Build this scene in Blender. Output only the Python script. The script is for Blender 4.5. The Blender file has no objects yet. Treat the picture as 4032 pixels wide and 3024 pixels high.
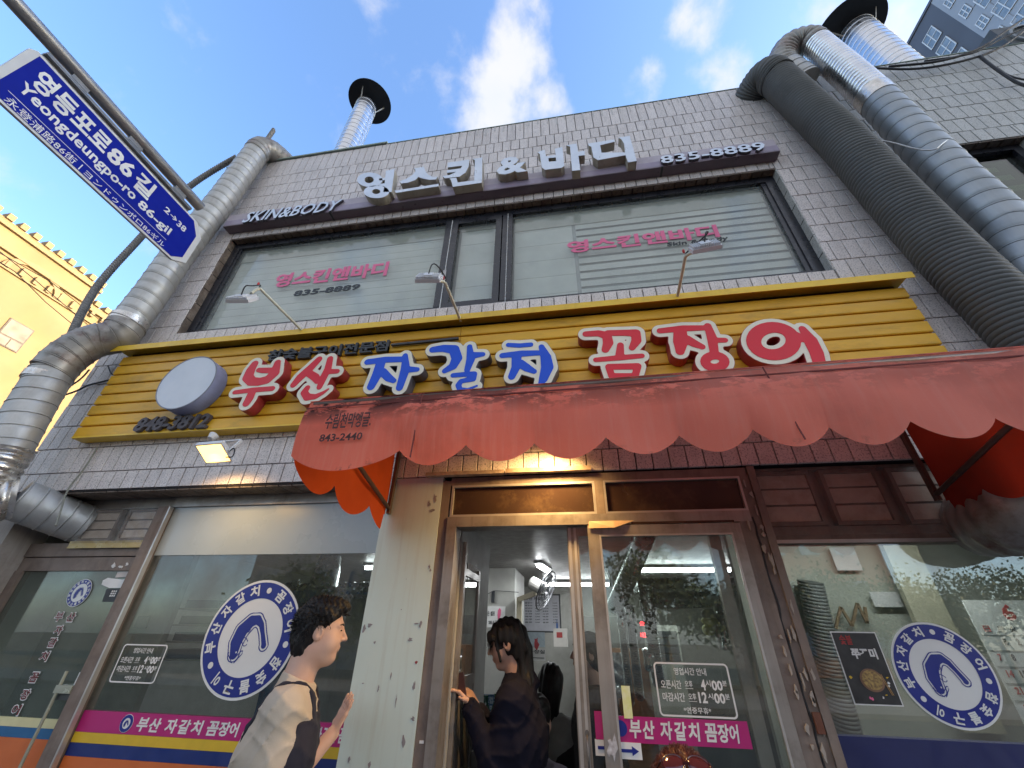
import bpy, bmesh, math, random
import numpy as np
from mathutils import Vector, Matrix
from mathutils.geometry import tessellate_polygon
random.seed(7); rng = np.random.default_rng(7)
S = bpy.context.scene; COL = S.collection
PI = math.pi; R = math.radians
# ------------------------------------------------------------------ camera
F = 1600.0; CAM = Vector((0, -2.5, 1.6))
yaw, pitch, roll = R(-9.433), R(32.063), R(1.127)
fw = Vector((math.sin(yaw)*math.cos(pitch), math.cos(yaw)*math.cos(pitch), math.sin(pitch)))
_r = fw.cross(Vector((0, 0, 1))).normalized(); _u = _r.cross(fw)
cr = _r*math.cos(roll) + _u*math.sin(roll); cu = -_r*math.sin(roll) + _u*math.cos(roll)
cd = bpy.data.cameras.new('camera'); cam = bpy.data.objects.new('camera', cd); COL.objects.link(cam)
m3 = Matrix((cr, cu, -fw)).transposed(); cam.matrix_world = Matrix.Translation(CAM) @ m3.to_4x4()
cd.sensor_width = 36; cd.lens = F/4032*36; cd.clip_start = .05; cd.clip_end = 3000
S.camera = cam
def ray(px, py): return fw*F + cr*(px-2016) - cu*(py-1512)
def at(px, py, Y):                      # photo pixel -> point on the plane y = Y
    d = ray(px, py); t = (Y-CAM.y)/d.y; return CAM + d*t
def onx(px, py, X):                     # photo pixel -> point on the plane x = X
    d = ray(px, py); t = (X-CAM.x)/d.x; return CAM + d*t
# ------------------------------------------------------------------ world
SUN_AZ, SUN_EL = R(77), R(15)
W = bpy.data.worlds.new('World'); S.world = W; W.use_nodes = True
nt = W.node_tree; N = nt.nodes; L = nt.links; N.clear()
def wn(t, **k):
    n = N.new(t)
    for a, b in k.items(): setattr(n, a, b)
    return n
out = wn('ShaderNodeOutputWorld'); bg = wn('ShaderNodeBackground'); sky = wn('ShaderNodeTexSky')
sky.sky_type = 'NISHITA'; sky.sun_disc = False; sky.sun_elevation = SUN_EL; sky.sun_rotation = SUN_AZ
sky.altitude = 0; sky.air_density = 1.0; sky.dust_density = 1.6; sky.ozone_density = 3.0
SKY_STRENGTH = 0.15
bg.inputs['Strength'].default_value = SKY_STRENGTH
tc = wn('ShaderNodeTexCoord')
def dirpx(px, py): return ray(px, py).normalized()
def math_(op, a, b=None, clamp=False):
    n = wn('ShaderNodeMath', operation=op, use_clamp=clamp)
    for i, v in enumerate((a, b)):
        if v is None: continue
        if isinstance(v, (int, float)): n.inputs[i].default_value = v
        else: L.new(v, n.inputs[i])
    return n.outputs[0]
def noise_(scale, detail, rough, src, dist=0.0):
    n = wn('ShaderNodeTexNoise'); n.inputs['Scale'].default_value = scale; n.inputs['Detail'].default_value = detail
    n.inputs['Roughness'].default_value = rough; n.inputs['Distortion'].default_value = dist; L.new(src, n.inputs['Vector']); return n.outputs['Fac']
cloud = None
# (pixel centre, angular radius in degrees, strength) of the cumulus puffs; the last ones, unseen outside the frame, are added to light the facade
PUFFS = [((2040, 330), 6.2, .92), ((2050, 140), 4.8, .85), ((1960, 470), 6.0, .85), ((1850, 400), 5.5, .6), ((2520, 330), 3.6, .85), ((2740, 40), 4.5, .95), ((2900, 330), 4.5, .62), ((3420, 60), 5.5, .7), ((3560, 200), 5, .62),
         ((3180, 60), 3, .5), ((1560, 120), 7, .30), ((1420, 260), 5, .25), ((1640, 440), 6, .34), ((2230, 420), 4, .42)]
dirs = [(dirpx(*p), a, s) for p, a, s in PUFFS]
for az, el, a, s in ((150, 32, 34, 1.25), (205, 45, 34, 1.2), (235, 20, 32, 1.2), (110, 35, 22, 1.1), (180, 14, 30, 1.2), (170, 62, 24, 1.1), (135, 12, 22, 1.0), (265, 25, 22, 1.0), (60, 12, 14, .7)):
    az, el = R(az), R(el); dirs.append((Vector((math.sin(az)*math.cos(el), math.cos(az)*math.cos(el), math.sin(el))), a, s))
for d, a, s in dirs:
    vm = wn('ShaderNodeVectorMath', operation='DOT_PRODUCT'); L.new(tc.outputs['Generated'], vm.inputs[0]); vm.inputs[1].default_value = d
    mr = wn('ShaderNodeMapRange', interpolation_type='SMOOTHSTEP'); L.new(vm.outputs['Value'], mr.inputs[0])
    mr.inputs[1].default_value = math.cos(R(a)); mr.inputs[2].default_value = 1.0; mr.inputs[3].default_value = 0; mr.inputs[4].default_value = s
    cloud = mr.outputs[0] if cloud is None else math_('ADD', cloud, mr.outputs[0])
mpw = wn('ShaderNodeMapping'); mpw.inputs['Scale'].default_value = (1.1, 1.0, .8); L.new(tc.outputs['Generated'], mpw.inputs[0])
n1 = noise_(7.0, 10, .58, mpw.outputs[0], .12); n2 = noise_(2.2, 4, .5, mpw.outputs[0])
base = math_('ADD', math_('MULTIPLY', cloud, .62), math_('MULTIPLY', math_('SUBTRACT', n2, .5), .25))
v = math_('ADD', base, math_('MULTIPLY', math_('SUBTRACT', n1, .5), 2.3))
cmr = wn('ShaderNodeMapRange', interpolation_type='SMOOTHSTEP'); L.new(v, cmr.inputs[0]); cmr.inputs[1].default_value = .16; cmr.inputs[2].default_value = .95
cfac = math_('MULTIPLY', cmr.outputs[0], .96)
ccol = wn('ShaderNodeMix', data_type='RGBA'); L.new(n1, ccol.inputs[0]); ccol.inputs[6].default_value = (1.15, 1.26, 1.50, 1); ccol.inputs[7].default_value = (1.48, 1.41, 1.37, 1)
gm = wn('ShaderNodeMix', data_type='RGBA', blend_type='MULTIPLY'); gm.inputs[0].default_value = 1; L.new(sky.outputs[0], gm.inputs[6]); gm.inputs[7].default_value = (.82, .85, .91, 1)
mx = wn('ShaderNodeMix', data_type='RGBA'); L.new(cfac, mx.inputs[0]); L.new(gm.outputs[2], mx.inputs[6]); L.new(ccol.outputs[2], mx.inputs[7])
L.new(mx.outputs[2], bg.inputs['Color']); L.new(bg.outputs[0], out.inputs[0])
# ------------------------------------------------------------------ sun
sd = bpy.data.lights.new('sun', 'SUN'); so = bpy.data.objects.new('sun', sd); COL.objects.link(so)
sd.energy = 2.0; sd.angle = R(.5); sd.color = (1, .70, .38)
sv = Vector((math.sin(SUN_AZ)*math.cos(SUN_EL), math.cos(SUN_AZ)*math.cos(SUN_EL), math.sin(SUN_EL)))
so.rotation_euler = sv.to_track_quat('Z', 'Y').to_euler()
S.view_settings.view_transform = 'Standard'; S.view_settings.look = 'None'; S.view_settings.exposure = 2.3; S.view_settings.gamma = 1
S.view_settings.use_curve_mapping = False
S.render.engine = 'CYCLES'; S.cycles.max_bounces = 7; S.cycles.diffuse_bounces = 3; S.cycles.glossy_bounces = 4; S.cycles.transmission_bounces = 4; S.cycles.transparent_max_bounces = 12
S.cycles.caustics_reflective = False; S.cycles.caustics_refractive = False; S.cycles.sample_clamp_indirect = 4; S.cycles.use_denoising = True
# ------------------------------------------------------------------ materials
def mat(name, c, rough=.6, metal=0, c2=None, vs=8, bump=0, bs=40, spec=.5, streak=0, speck=0, speckc=(.05,.05,.05), dirt=0, dirtc=(.06,.045,.035), ds=2.5, stretch=(1,1,1), rnd=0, emit=None, es=0, alpha=None, trl=None):
    m = bpy.data.materials.new(name); m.use_nodes = True; t = m.node_tree; n = t.nodes; l = t.links; b = n['Principled BSDF']
    b.inputs['Roughness'].default_value = rough; b.inputs['Metallic'].default_value = metal; b.inputs['Specular IOR Level'].default_value = spec
    geo = n.new('ShaderNodeNewGeometry'); mp = n.new('ShaderNodeMapping'); mp.inputs['Scale'].default_value = stretch; l.new(geo.outputs['Position'], mp.inputs[0]); P = mp.outputs[0]
    def nz(sc, det=4, ro=.55, src=P):
        x = n.new('ShaderNodeTexNoise'); x.inputs['Scale'].default_value = sc; x.inputs['Detail'].default_value = det; x.inputs['Roughness'].default_value = ro; l.new(src, x.inputs['Vector']); return x.outputs['Fac']
    def ramp(src, a, b_, lo=0, hi=1):
        x = n.new('ShaderNodeMapRange'); l.new(src, x.inputs[0]); x.inputs[1].default_value = a; x.inputs[2].default_value = b_; x.inputs[3].default_value = lo; x.inputs[4].default_value = hi; return x.outputs[0]
    def mix(f, a, b_, mode='MIX'):
        x = n.new('ShaderNodeMix'); x.data_type = 'RGBA'; x.blend_type = mode
        for i, v in ((0, f), (6, a), (7, b_)):
            if isinstance(v, bpy.types.NodeSocket): l.new(v, x.inputs[i])
            else: x.inputs[i].default_value = v if i == 0 else (*v[:3], 1)
        return x.outputs[2]
    c2 = c2 or tuple(x*.82 for x in c)
    col = mix(ramp(nz(vs), .3, .7), c, c2)
    if rnd:
        oi = n.new('ShaderNodeObjectInfo'); at_ = n.new('ShaderNodeAttribute'); at_.attribute_name = 'tint'
        ad = n.new('ShaderNodeMath'); ad.operation = 'ADD'; l.new(oi.outputs['Random'], ad.inputs[0]); l.new(at_.outputs['Fac'], ad.inputs[1])
        fr = n.new('ShaderNodeMath'); fr.operation = 'FRACT'; l.new(ad.outputs[0], fr.inputs[0])
        hv = n.new('ShaderNodeHueSaturation'); l.new(col, hv.inputs['Color']); l.new(ramp(fr.outputs[0], 0, 1, 1-rnd, 1+rnd), hv.inputs['Value']); col = hv.outputs[0]
    if speck:
        col = mix(ramp(nz(speck, 3, .75), .53, .62, 0, .75), col, speckc)
    if dirt:
        f = ramp(nz(ds, 8, .72), .50, .72, 0, dirt)
        col = mix(f, col, dirtc)
    if streak:
        mp2 = n.new('ShaderNodeMapping'); mp2.inputs['Scale'].default_value = (14, 14, .9); l.new(geo.outputs['Position'], mp2.inputs[0])
        col = mix(ramp(nz(1.6, 6, .65, mp2.outputs[0]), .5, .75, 0, streak), col, dirtc)
    l.new(col, b.inputs['Base Color'])
    if bump:
        bn = n.new('ShaderNodeBump'); bn.inputs['Strength'].default_value = bump; bn.inputs['Distance'].default_value = .004; l.new(nz(bs, 5), bn.inputs['Height']); l.new(bn.outputs[0], b.inputs['Normal'])
    if rough > .15:
        l.new(ramp(nz(vs*1.7, 4), .3, .7, max(.03, rough-.1), min(1, rough+.12)), b.inputs['Roughness'])
    if emit: b.inputs['Emission Color'].default_value = (*emit, 1); b.inputs['Emission Strength'].default_value = es
    o = n['Material Output']
    if trl:
        tr = n.new('ShaderNodeBsdfTranslucent'); l.new(mix(1, col, trl, 'MULTIPLY'), tr.inputs[0]); ms = n.new('ShaderNodeMixShader'); ms.inputs[0].default_value = .45
        l.new(b.outputs[0], ms.inputs[1]); l.new(tr.outputs[0], ms.inputs[2]); l.new(ms.outputs[0], o.inputs[0])
    return m
def glassmat(name, tint=(.9, .93, .92), fac=.05, boost=.9, rough=0.0, haze=0.0, hazec=(.6, .62, .6)):
    m = bpy.data.materials.new(name); m.use_nodes = True; t = m.node_tree; n = t.nodes; l = t.links; n.remove(n['Principled BSDF'])
    tr = n.new('ShaderNodeBsdfTransparent'); tr.inputs[0].default_value = (*tint, 1); gl = n.new('ShaderNodeBsdfGlossy'); gl.inputs['Roughness'].default_value = rough
    fr = n.new('ShaderNodeLayerWeight'); fr.inputs[0].default_value = .5; pw = n.new('ShaderNodeMath'); pw.operation = 'POWER'; l.new(fr.outputs['Facing'], pw.inputs[0]); pw.inputs[1].default_value = 4.5
    mu = n.new('ShaderNodeMath'); mu.operation = 'MULTIPLY_ADD'; mu.use_clamp = True; l.new(pw.outputs[0], mu.inputs[0]); mu.inputs[1].default_value = boost; mu.inputs[2].default_value = fac
    ms = n.new('ShaderNodeMixShader'); l.new(mu.outputs[0], ms.inputs[0]); l.new(tr.outputs[0], ms.inputs[1]); l.new(gl.outputs[0], ms.inputs[2]); res = ms.outputs[0]
    if haze:
        df = n.new('ShaderNodeBsdfDiffuse'); df.inputs[0].default_value = (*hazec, 1); geo = n.new('ShaderNodeNewGeometry'); nz = n.new('ShaderNodeTexNoise'); nz.inputs['Scale'].default_value = 3; nz.inputs['Detail'].default_value = 6
        l.new(geo.outputs['Position'], nz.inputs['Vector']); mr = n.new('ShaderNodeMapRange'); l.new(nz.outputs[0], mr.inputs[0]); mr.inputs[1].default_value = .3; mr.inputs[2].default_value = .75; mr.inputs[3].default_value = haze*.5; mr.inputs[4].default_value = haze
        m2 = n.new('ShaderNodeMixShader'); l.new(mr.outputs[0], m2.inputs[0]); l.new(res, m2.inputs[1]); l.new(df.outputs[0], m2.inputs[2]); res = m2.outputs[0]
    l.new(res, n['Material Output'].inputs[0]); return m
# ------------------------------------------------------------------ mesh building
class MB:
    def __init__(s): s.v = []; s.f = []
    def add(s, vs, fs):
        k = len(s.v); s.v += [tuple(p) for p in vs]; s.f += [tuple(i+k for i in f) for f in fs]; return s
    def box(s, x0, x1, y0, y1, z0, z1, M=None):
        vs = [(x, y, z) for z in (z0, z1) for y in (y0, y1) for x in (x0, x1)]
        if M is not None: vs = [M @ Vector(p) for p in vs]
        return s.add(vs, [(0, 2, 3, 1), (4, 5, 7, 6), (0, 1, 5, 4), (2, 6, 7, 3), (0, 4, 6, 2), (1, 3, 7, 5)])
    def bar(s, a, b, w, h=None, up=(0, 0, 1)):
        a, b = Vector(a), Vector(b); h = h or w; d = b-a; ln = d.length; d.normalize(); u = Vector(up)
        if abs(d.dot(u)) > .99: u = Vector((1, 0, 0))
        x = d.cross(u).normalized(); z = x.cross(d); M = Matrix((x, d, z)).transposed().to_4x4(); M.translation = a
        return s.box(-w/2, w/2, 0, ln, -h/2, h/2, M)
    def prism(s, loops, y0, y1):        # loops of (x, z): first outer, rest holes; front at y0
        pl = [[Vector((p[0], p[1], 0)) for p in lp] for lp in loops]; flat = [p for lp in loops for p in lp]
        tris = tessellate_polygon(pl); n = len(flat); k = 0
        vs = [(p[0], y0, p[1]) for p in flat] + [(p[0], y1, p[1]) for p in flat]; fs = [t for t in tris] + [tuple(i+n for i in t[::-1]) for t in tris]
        for lp in loops:
            q = len(lp)
            for i in range(q): a, b = k+i, k+(i+1) % q; fs.append((a, b, b+n, a+n))
            k += q
        return s.add(vs, fs)
    def sweep(s, path, rad, n=16, cap=True, tilt=0):   # rad: float or function of index
        path = [Vector(p) for p in path]; m = len(path); vs = []; fs = []; prev = None
        for i, p in enumerate(path):
            d = (path[min(i+1, m-1)] - path[max(i-1, 0)]).normalized()
            if prev is None:
                u = Vector((0, 1, 0)) if abs(d.y) < .9 else Vector((1, 0, 0)); x = d.cross(u).normalized()
            else: x = (prev - d*prev.dot(d)).normalized()
            prev = x; y = d.cross(x); r = rad[i] if isinstance(rad, (list, tuple)) else rad
            for k in range(n):
                a = 2*PI*k/n; vs.append(p + (x*math.cos(a) + y*math.sin(a))*r + d*tilt*math.sin(a))
        for i in range(m-1):
            for k in range(n): a = i*n+k; b = i*n+(k+1) % n; fs.append((a, b, b+n, a+n))
        if cap: fs += [tuple(range(n))[::-1], tuple(range((m-1)*n, m*n))]
        return s.add(vs, fs)
    def sphere(s, c, r, n=10, sc=(1, 1, 1)):
        c = Vector(c); vs = []; fs = []
        for i in range(n+1):
            th = PI*i/n
            for k in range(2*n): ph = PI*k/n; vs.append((c.x+r*sc[0]*math.sin(th)*math.cos(ph), c.y+r*sc[1]*math.sin(th)*math.sin(ph), c.z+r*sc[2]*math.cos(th)))
        for i in range(n):
            for k in range(2*n): a = i*2*n+k; b = i*2*n+(k+1) % (2*n); fs.append((a, a+2*n, b+2*n, b))
        return s.add(vs, fs)
    def disc(s, c, r, y, y1, n=48, rz=None, inner=None):
        rz = rz or r; o = [(c[0]+r*math.cos(2*PI*i/n), c[1]+rz*math.sin(2*PI*i/n)) for i in range(n)]
        lps = [o]
        if inner: lps.append([(c[0]+inner*math.cos(-2*PI*i/n), c[1]+inner*rz/r*math.sin(-2*PI*i/n)) for i in range(n)])
        return s.prism(lps, y, y1)
    def join(s, o): return s.add(o.v, o.f)
    def mesh(s, name):
        me = bpy.data.meshes.new(name); me.from_pydata(s.v, [], s.f); me.validate(clean_customdata=False); return me
def wl(o):
    p = Vector(o.location)
    while o.parent: o = o.parent; p = p + Vector(o.location)
    return p
def obj(name, mb, m, parent=None, smooth=False, **k):
    o = bpy.data.objects.new(name, None) if mb is None else None
    me = mb if isinstance(mb, bpy.types.Mesh) else None
    if o is None:
        off = None
        if me is None:
            vs = np.array(mb.v, float); c = (vs.min(0)+vs.max(0))/2; off = Vector(c); mb = [MB(), mb][1]; q = MB(); q.v = [tuple(p) for p in vs-c]; q.f = mb.f; me = q.mesh(name)
            me.materials.append(m)
            if smooth:
                me.polygons.foreach_set('use_smooth', [True]*len(me.polygons))
                if smooth != True: me.set_sharp_from_angle(angle=R(smooth))
        o = bpy.data.objects.new(name, me); COL.objects.link(o)
        if off is not None: o.location = off - (wl(parent) if parent else Vector())
    if parent: o.parent = parent
    for a, b in k.items(): o[a] = b
    return o
def thing(name, label, cat, loc=(0, 0, 0), group=None, **k):
    o = bpy.data.objects.new(name, None); COL.objects.link(o); o.location = loc; o.empty_display_size = .1; o['label'] = label; o['category'] = cat
    if group: o['group'] = group
    for a, b in k.items(): o[a] = b
    return o
def tag(o, label, cat, group=None):
    o['label'] = label; o['category'] = cat
    if group: o['group'] = group
    return o
def dup(root, loc, label=None, rz=None):
    r = root.copy(); COL.objects.link(r); r.location = loc
    if rz is not None: r.rotation_euler = (0, 0, rz)
    if label: r['label'] = label
    for ch in list(root.children):
        c = ch.copy(); COL.objects.link(c); c.parent = r
        for g in ch.children: d = g.copy(); COL.objects.link(d); d.parent = c
    return r
# text as flat mesh, fitted into a rectangle of the plane y
_tc = {}
def glyphs(s, off=0):
    if (s, off) not in _tc:
        c = bpy.data.curves.new('t', 'FONT'); c.body = s; c.size = 1; c.offset = off; c.resolution_u = 2; o = bpy.data.objects.new('t', c); COL.objects.link(o)
        bpy.context.view_layer.update(); me = bpy.data.meshes.new_from_object(o.evaluated_get(bpy.context.evaluated_depsgraph_get()))
        v = np.array([(p.co.x, p.co.y) for p in me.vertices]); f = [tuple(p.vertices) for p in me.polygons]
        ed = {}
        for p in f:
            for i in range(len(p)): a, b = p[i], p[(i+1) % len(p)]; ed[(a, b)] = 1
        bd = [(a, b) for (a, b) in ed if (b, a) not in ed]
        bpy.data.objects.remove(o); bpy.data.curves.remove(c); bpy.data.meshes.remove(me); _tc[(s, off)] = (v, f, bd)
    return _tc[(s, off)]
def txt(s, x0, x1, z0, z1, y, d=.0015, off=.02, shear=0, mb=None, rot=0, mapf=None):
    v, f, bd = glyphs(s, off); mn, mxx = v.min(0), v.max(0); n = len(v); u = (v-mn)/(mxx-mn)
    X = x0 + u[:, 0]*(x1-x0); Z = z0 + u[:, 1]*(z1-z0); X = X + shear*(Z-z0)
    if rot:
        cx, cz = (x0+x1)/2, (z0+z1)/2; c, s_ = math.cos(rot), math.sin(rot); X, Z = cx+(X-cx)*c-(Z-cz)*s_, cz+(X-cx)*s_+(Z-cz)*c
    mb = mb or MB(); P0 = [(a, y-d, b) for a, b in zip(X, Z)]; P1 = [(a, y, b) for a, b in zip(X, Z)]
    if mapf: P0 = [mapf(*p) for p in P0]; P1 = [mapf(*p) for p in P1]
    mb.add(P0+P1, f + [(b, a, a+n, b+n) for a, b in bd]); return mb
def txtpx(s, lb, rt, y, **k):
    a, b = at(*lb, y), at(*rt, y); return txt(s, a.x, b.x, a.z, b.z, y, **k)
# 2D signed distance outlines (rounded brush strokes) turned into solid plates
def sd2(strokes, X, Z):
    D = np.full(X.shape, 9.0)
    for st in strokes:
        st = list(st)
        if len(st) == 1: st = st*2
        for (ax, az, ar), (bx, bz, br) in zip(st[:-1], st[1:]):
            dx, dz = bx-ax, bz-az; q = dx*dx+dz*dz+1e-12; t = np.clip(((X-ax)*dx+(Z-az)*dz)/q, 0, 1)
            D = np.minimum(D, np.hypot(X-ax-t*dx, Z-az-t*dz) - (ar+(br-ar)*t))
    return D
def plate(fn, bounds, step, y0, y1, clip=None):     # region fn<0 extruded from y0 (front) to y1
    x0, x1, z0, z1 = bounds; xs = np.arange(x0, x1+step, step); zs = np.arange(z0, z1+step, step); X, Z = np.meshgrid(xs, zs, indexing='ij'); D = fn(X, Z)
    if clip is not None: D = np.maximum(D, clip(X, Z))
    D = np.where(np.abs(D) < 1e-7, 1e-7, D)
    vid = {}; vs = []; fs = []; walls = []
    def vt(key, x, z):
        if key not in vid: vid[key] = len(vs); vs.append((x, z))
        return vid[key]
    ins = D < 0; any_ = ins[:-1, :-1] | ins[1:, :-1] | ins[:-1, 1:] | ins[1:, 1:]
    for i, j in zip(*np.nonzero(any_)):
        cs = [(i, j), (i+1, j), (i+1, j+1), (i, j+1)]; poly = []; cross = []
        for k in range(4):
            a, b = cs[k], cs[(k+1) % 4]; da, db = D[a], D[b]
            if da < 0: poly.append(vt(a, xs[a[0]], zs[a[1]]))
            if (da < 0) != (db < 0):
                t = da/(da-db); key = (min(a, b), max(a, b)); p = vt(key, xs[a[0]]+(xs[b[0]]-xs[a[0]])*t, zs[a[1]]+(zs[b[1]]-zs[a[1]])*t)
                poly.append(p); cross.append((p, da < 0))
        if len(poly) >= 3: fs.append(tuple(poly))
        if len(cross) >= 2:
            for q in range(0, len(cross)-1, 2):
                a, b = (cross[q], cross[q+1]) if cross[q][1] else (cross[q+1], cross[q]); walls.append((a[0], b[0]))
    n = len(vs); mb = MB(); mb.add([(a, y0, b) for a, b in vs]+[(a, y1, b) for a, b in vs], fs+[tuple(i+n for i in f[::-1]) for f in fs]+[(a, b, b+n, a+n) for a, b in walls]); return mb
def letter_bounds(st, m): 
    p = [q for s_ in st for q in s_]; return (min(q[0]-q[2] for q in p)-m, max(q[0]+q[2] for q in p)+m, min(q[1]-q[2] for q in p)-m, max(q[1]+q[2] for q in p)+m)
# 3D surface nets on a rectilinear grid
def nets(fn, xs, ys, zs):
    X, Y, Z = np.meshgrid(xs, ys, zs, indexing='ij'); D = fn(X, Y, Z); ins = D < 0
    C = [(a, b, c) for a in (0, 1) for b in (0, 1) for c in (0, 1)]; n = tuple(k-1 for k in D.shape)
    def sl(A, o): return A[o[0]:o[0]+n[0], o[1]:o[1]+n[1], o[2]:o[2]+n[2]]
    cnt = sum(sl(ins, o).astype(int) for o in C); act = (cnt > 0) & (cnt < 8); ids = -np.ones(n, int); ids[act] = np.arange(act.sum())
    ac = np.nonzero(act); acc = np.zeros((len(ac[0]), 3)); w = np.zeros(len(ac[0]))
    for a in range(8):
        for b in range(a+1, 8):
            A, B = C[a], C[b]
            if sum(abs(p-q) for p, q in zip(A, B)) != 1: continue
            da = D[ac[0]+A[0], ac[1]+A[1], ac[2]+A[2]]; db = D[ac[0]+B[0], ac[1]+B[1], ac[2]+B[2]]; m = (da < 0) != (db < 0)
            t = np.where(m, da/np.where(m, da-db, 1), 0)
            for ax, g in enumerate((xs, ys, zs)):
                p = g[ac[ax]+A[ax]] + (g[ac[ax]+B[ax]]-g[ac[ax]+A[ax]])*t; acc[:, ax] += np.where(m, p, 0)
            w += m
    V = acc/w[:, None]; Fs = []
    for ax in range(3):
        o = [1, 1, 1]; o[ax] = 0; i0 = ins[o[0]:-1, o[1]:-1, o[2]:-1]; e = [0, 0, 0]; e[ax] = 1
        i1 = ins[o[0]+e[0]:, o[1]+e[1]:, o[2]+e[2]:][:i0.shape[0], :i0.shape[1], :i0.shape[2]]
        i1 = i1[:i0.shape[0], :i0.shape[1], :i0.shape[2]]; i0 = i0[:i1.shape[0], :i1.shape[1], :i1.shape[2]]
        q = np.nonzero(i0 != i1); p = [q[0]+o[0], q[1]+o[1], q[2]+o[2]]; u, v_ = [(1, 2), (2, 0), (0, 1)][ax]
        def cell(du, dv):
            c = [p[0].copy(), p[1].copy(), p[2].copy()]; c[u] -= du; c[v_] -= dv; ok = (c[0] < n[0]) & (c[1] < n[1]) & (c[2] < n[2])
            return np.where(ok, ids[np.minimum(c[0], n[0]-1), np.minimum(c[1], n[1]-1), np.minimum(c[2], n[2]-1)], -1)
        Q = np.stack([cell(1, 1), cell(0, 1), cell(0, 0), cell(1, 0)], 1); fl = ~ins[p[0], p[1], p[2]]; Q[fl] = Q[fl][:, ::-1]; Fs.append(Q[(Q >= 0).all(1)])
    mb = MB(); mb.v = [tuple(x) for x in V]; mb.f = [tuple(int(i) for i in r) for r in np.concatenate(Fs)]; return mb
# ================================================================== ground and street
m_pave = mat('pavement_mat', (.22, .21, .20), .85, c2=(.16, .155, .15), vs=3, bump=.4, bs=60, dirt=.4)
m_road = mat('asphalt_mat', (.055, .055, .057), .9, bump=.5, bs=120)
m_line = mat('road_paint', (.7, .7, .66), .7)
def struct(name, mb, m, **k): o = obj(name, mb, m, **k); o['kind'] = 'structure'; return o
struct('ground', MB().box(-400, 400, -400, 400, -.6, -.15), mat('earth', (.12, .11, .09), .95))
struct('road', MB().box(-120, 120, -13.0, -4.6, -.14, -.12), m_road)
struct('pavement', MB().box(-5.2, 40, -4.6, 7.6, -.15, 0), m_pave)
struct('side_road', MB().box(-26, -5.2, -4.6, 80, -.14, -.11), m_road)
struct('far_pavement', MB().box(-120, 120, -17, -13.0, -.14, 0), m_pave)
# ================================================================== main building
TW, D0 = .1017, 0.0
m_tile = mat('granite_tile', (.75, .685, .65), .5, c2=(.66, .60, .57), vs=14, rnd=.07, speck=95, speckc=(.14, .13, .135), dirt=.30, dirtc=(.22, .18, .15), ds=1.1, streak=.30, bump=.12, bs=180)
m_tile2 = mat('granite_tile_grey', (.50, .50, .47), .5, c2=(.43, .43, .405), vs=14, rnd=.08, speck=95, speckc=(.13, .13, .13), dirt=.25, ds=1.3, bump=.12, bs=180)
m_grout = mat('dark_grout', (.018, .015, .016), .95)
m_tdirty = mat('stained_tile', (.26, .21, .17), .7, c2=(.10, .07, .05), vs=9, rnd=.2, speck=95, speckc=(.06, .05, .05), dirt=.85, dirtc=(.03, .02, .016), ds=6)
m_conc = mat('rough_concrete', (.32, .32, .30), .9, dirt=.5, bump=.5, bs=70)
m_cope = mat('green_coping', (.30, .36, .30), .8, dirt=.4, c2=(.22, .28, .23))
bld = thing('tiled_building', 'two storey shop building clad in small grey granite tiles with a restaurant below', 'building', (0, 3, 0))
ZT = 6.97; ZB = 2.5; XL = -4.40; XR = 7.2
WIN = (-3.68, 2.05, 4.02, 5.385); WIN2 = (3.18, 4.07, 4.02, 5.385); SPLIT = 2.95
zr = [2.5, 2.645] + [2.855+.2105*i for i in range(7)] + [4.33+.2055*i for i in range(13)]; zr[-1] = 6.965
zr = [z for z in zr]
# wall backing with the two window openings
bk = MB(); YB = .022
def wall_rects(x0, x1, z0, z1, holes):
    xs = sorted({x0, x1, *[h[0] for h in holes], *[h[1] for h in holes]}); zs = sorted({z0, z1, *[h[2] for h in holes], *[h[3] for h in holes]}); r = []
    for a, b in zip(xs[:-1], xs[1:]):
        for c, d in zip(zs[:-1], zs[1:]):
            mx_, mz = (a+b)/2, (c+d)/2
            if not any(h[0] < mx_ < h[1] and h[2] < mz < h[3] for h in holes): r.append((a, b, c, d))
    return r
for a, b, c, d in wall_rects(XL+.02, XR, ZB+.012, ZT-.01, (WIN, WIN2)): bk.box(a, b, YB, .25, c, d)
obj('wall', bk, m_grout, bld)
def vis_score(x, z, w, h):
    d = Vector((x, 0, z))-CAM; dd = d.dot(fw)
    if dd <= 0: return 0
    px, py = 2016+F*d.dot(cr)/dd, 1512-F*d.dot(cu)/dd
    if not (-30 < px < 4060 and -30 < py < 3060): return 0
    if -4.02 < x*0.96 < 2.36 and 2.93 < z < 3.78: return 0          # behind the yellow sign
    if -1.95 < x < 3.2 and 2.66 < z < 3.35: return 0                 # behind the awning
    if -3.95 < x < 2.15 and 5.45 < z < 5.85: return .0
    if x < -3.7 or 2.15 < x < 3.35: return 0                       # behind the ducts
    return w*h/ (d.length**3) * abs(d.y)
tiles = []
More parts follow.
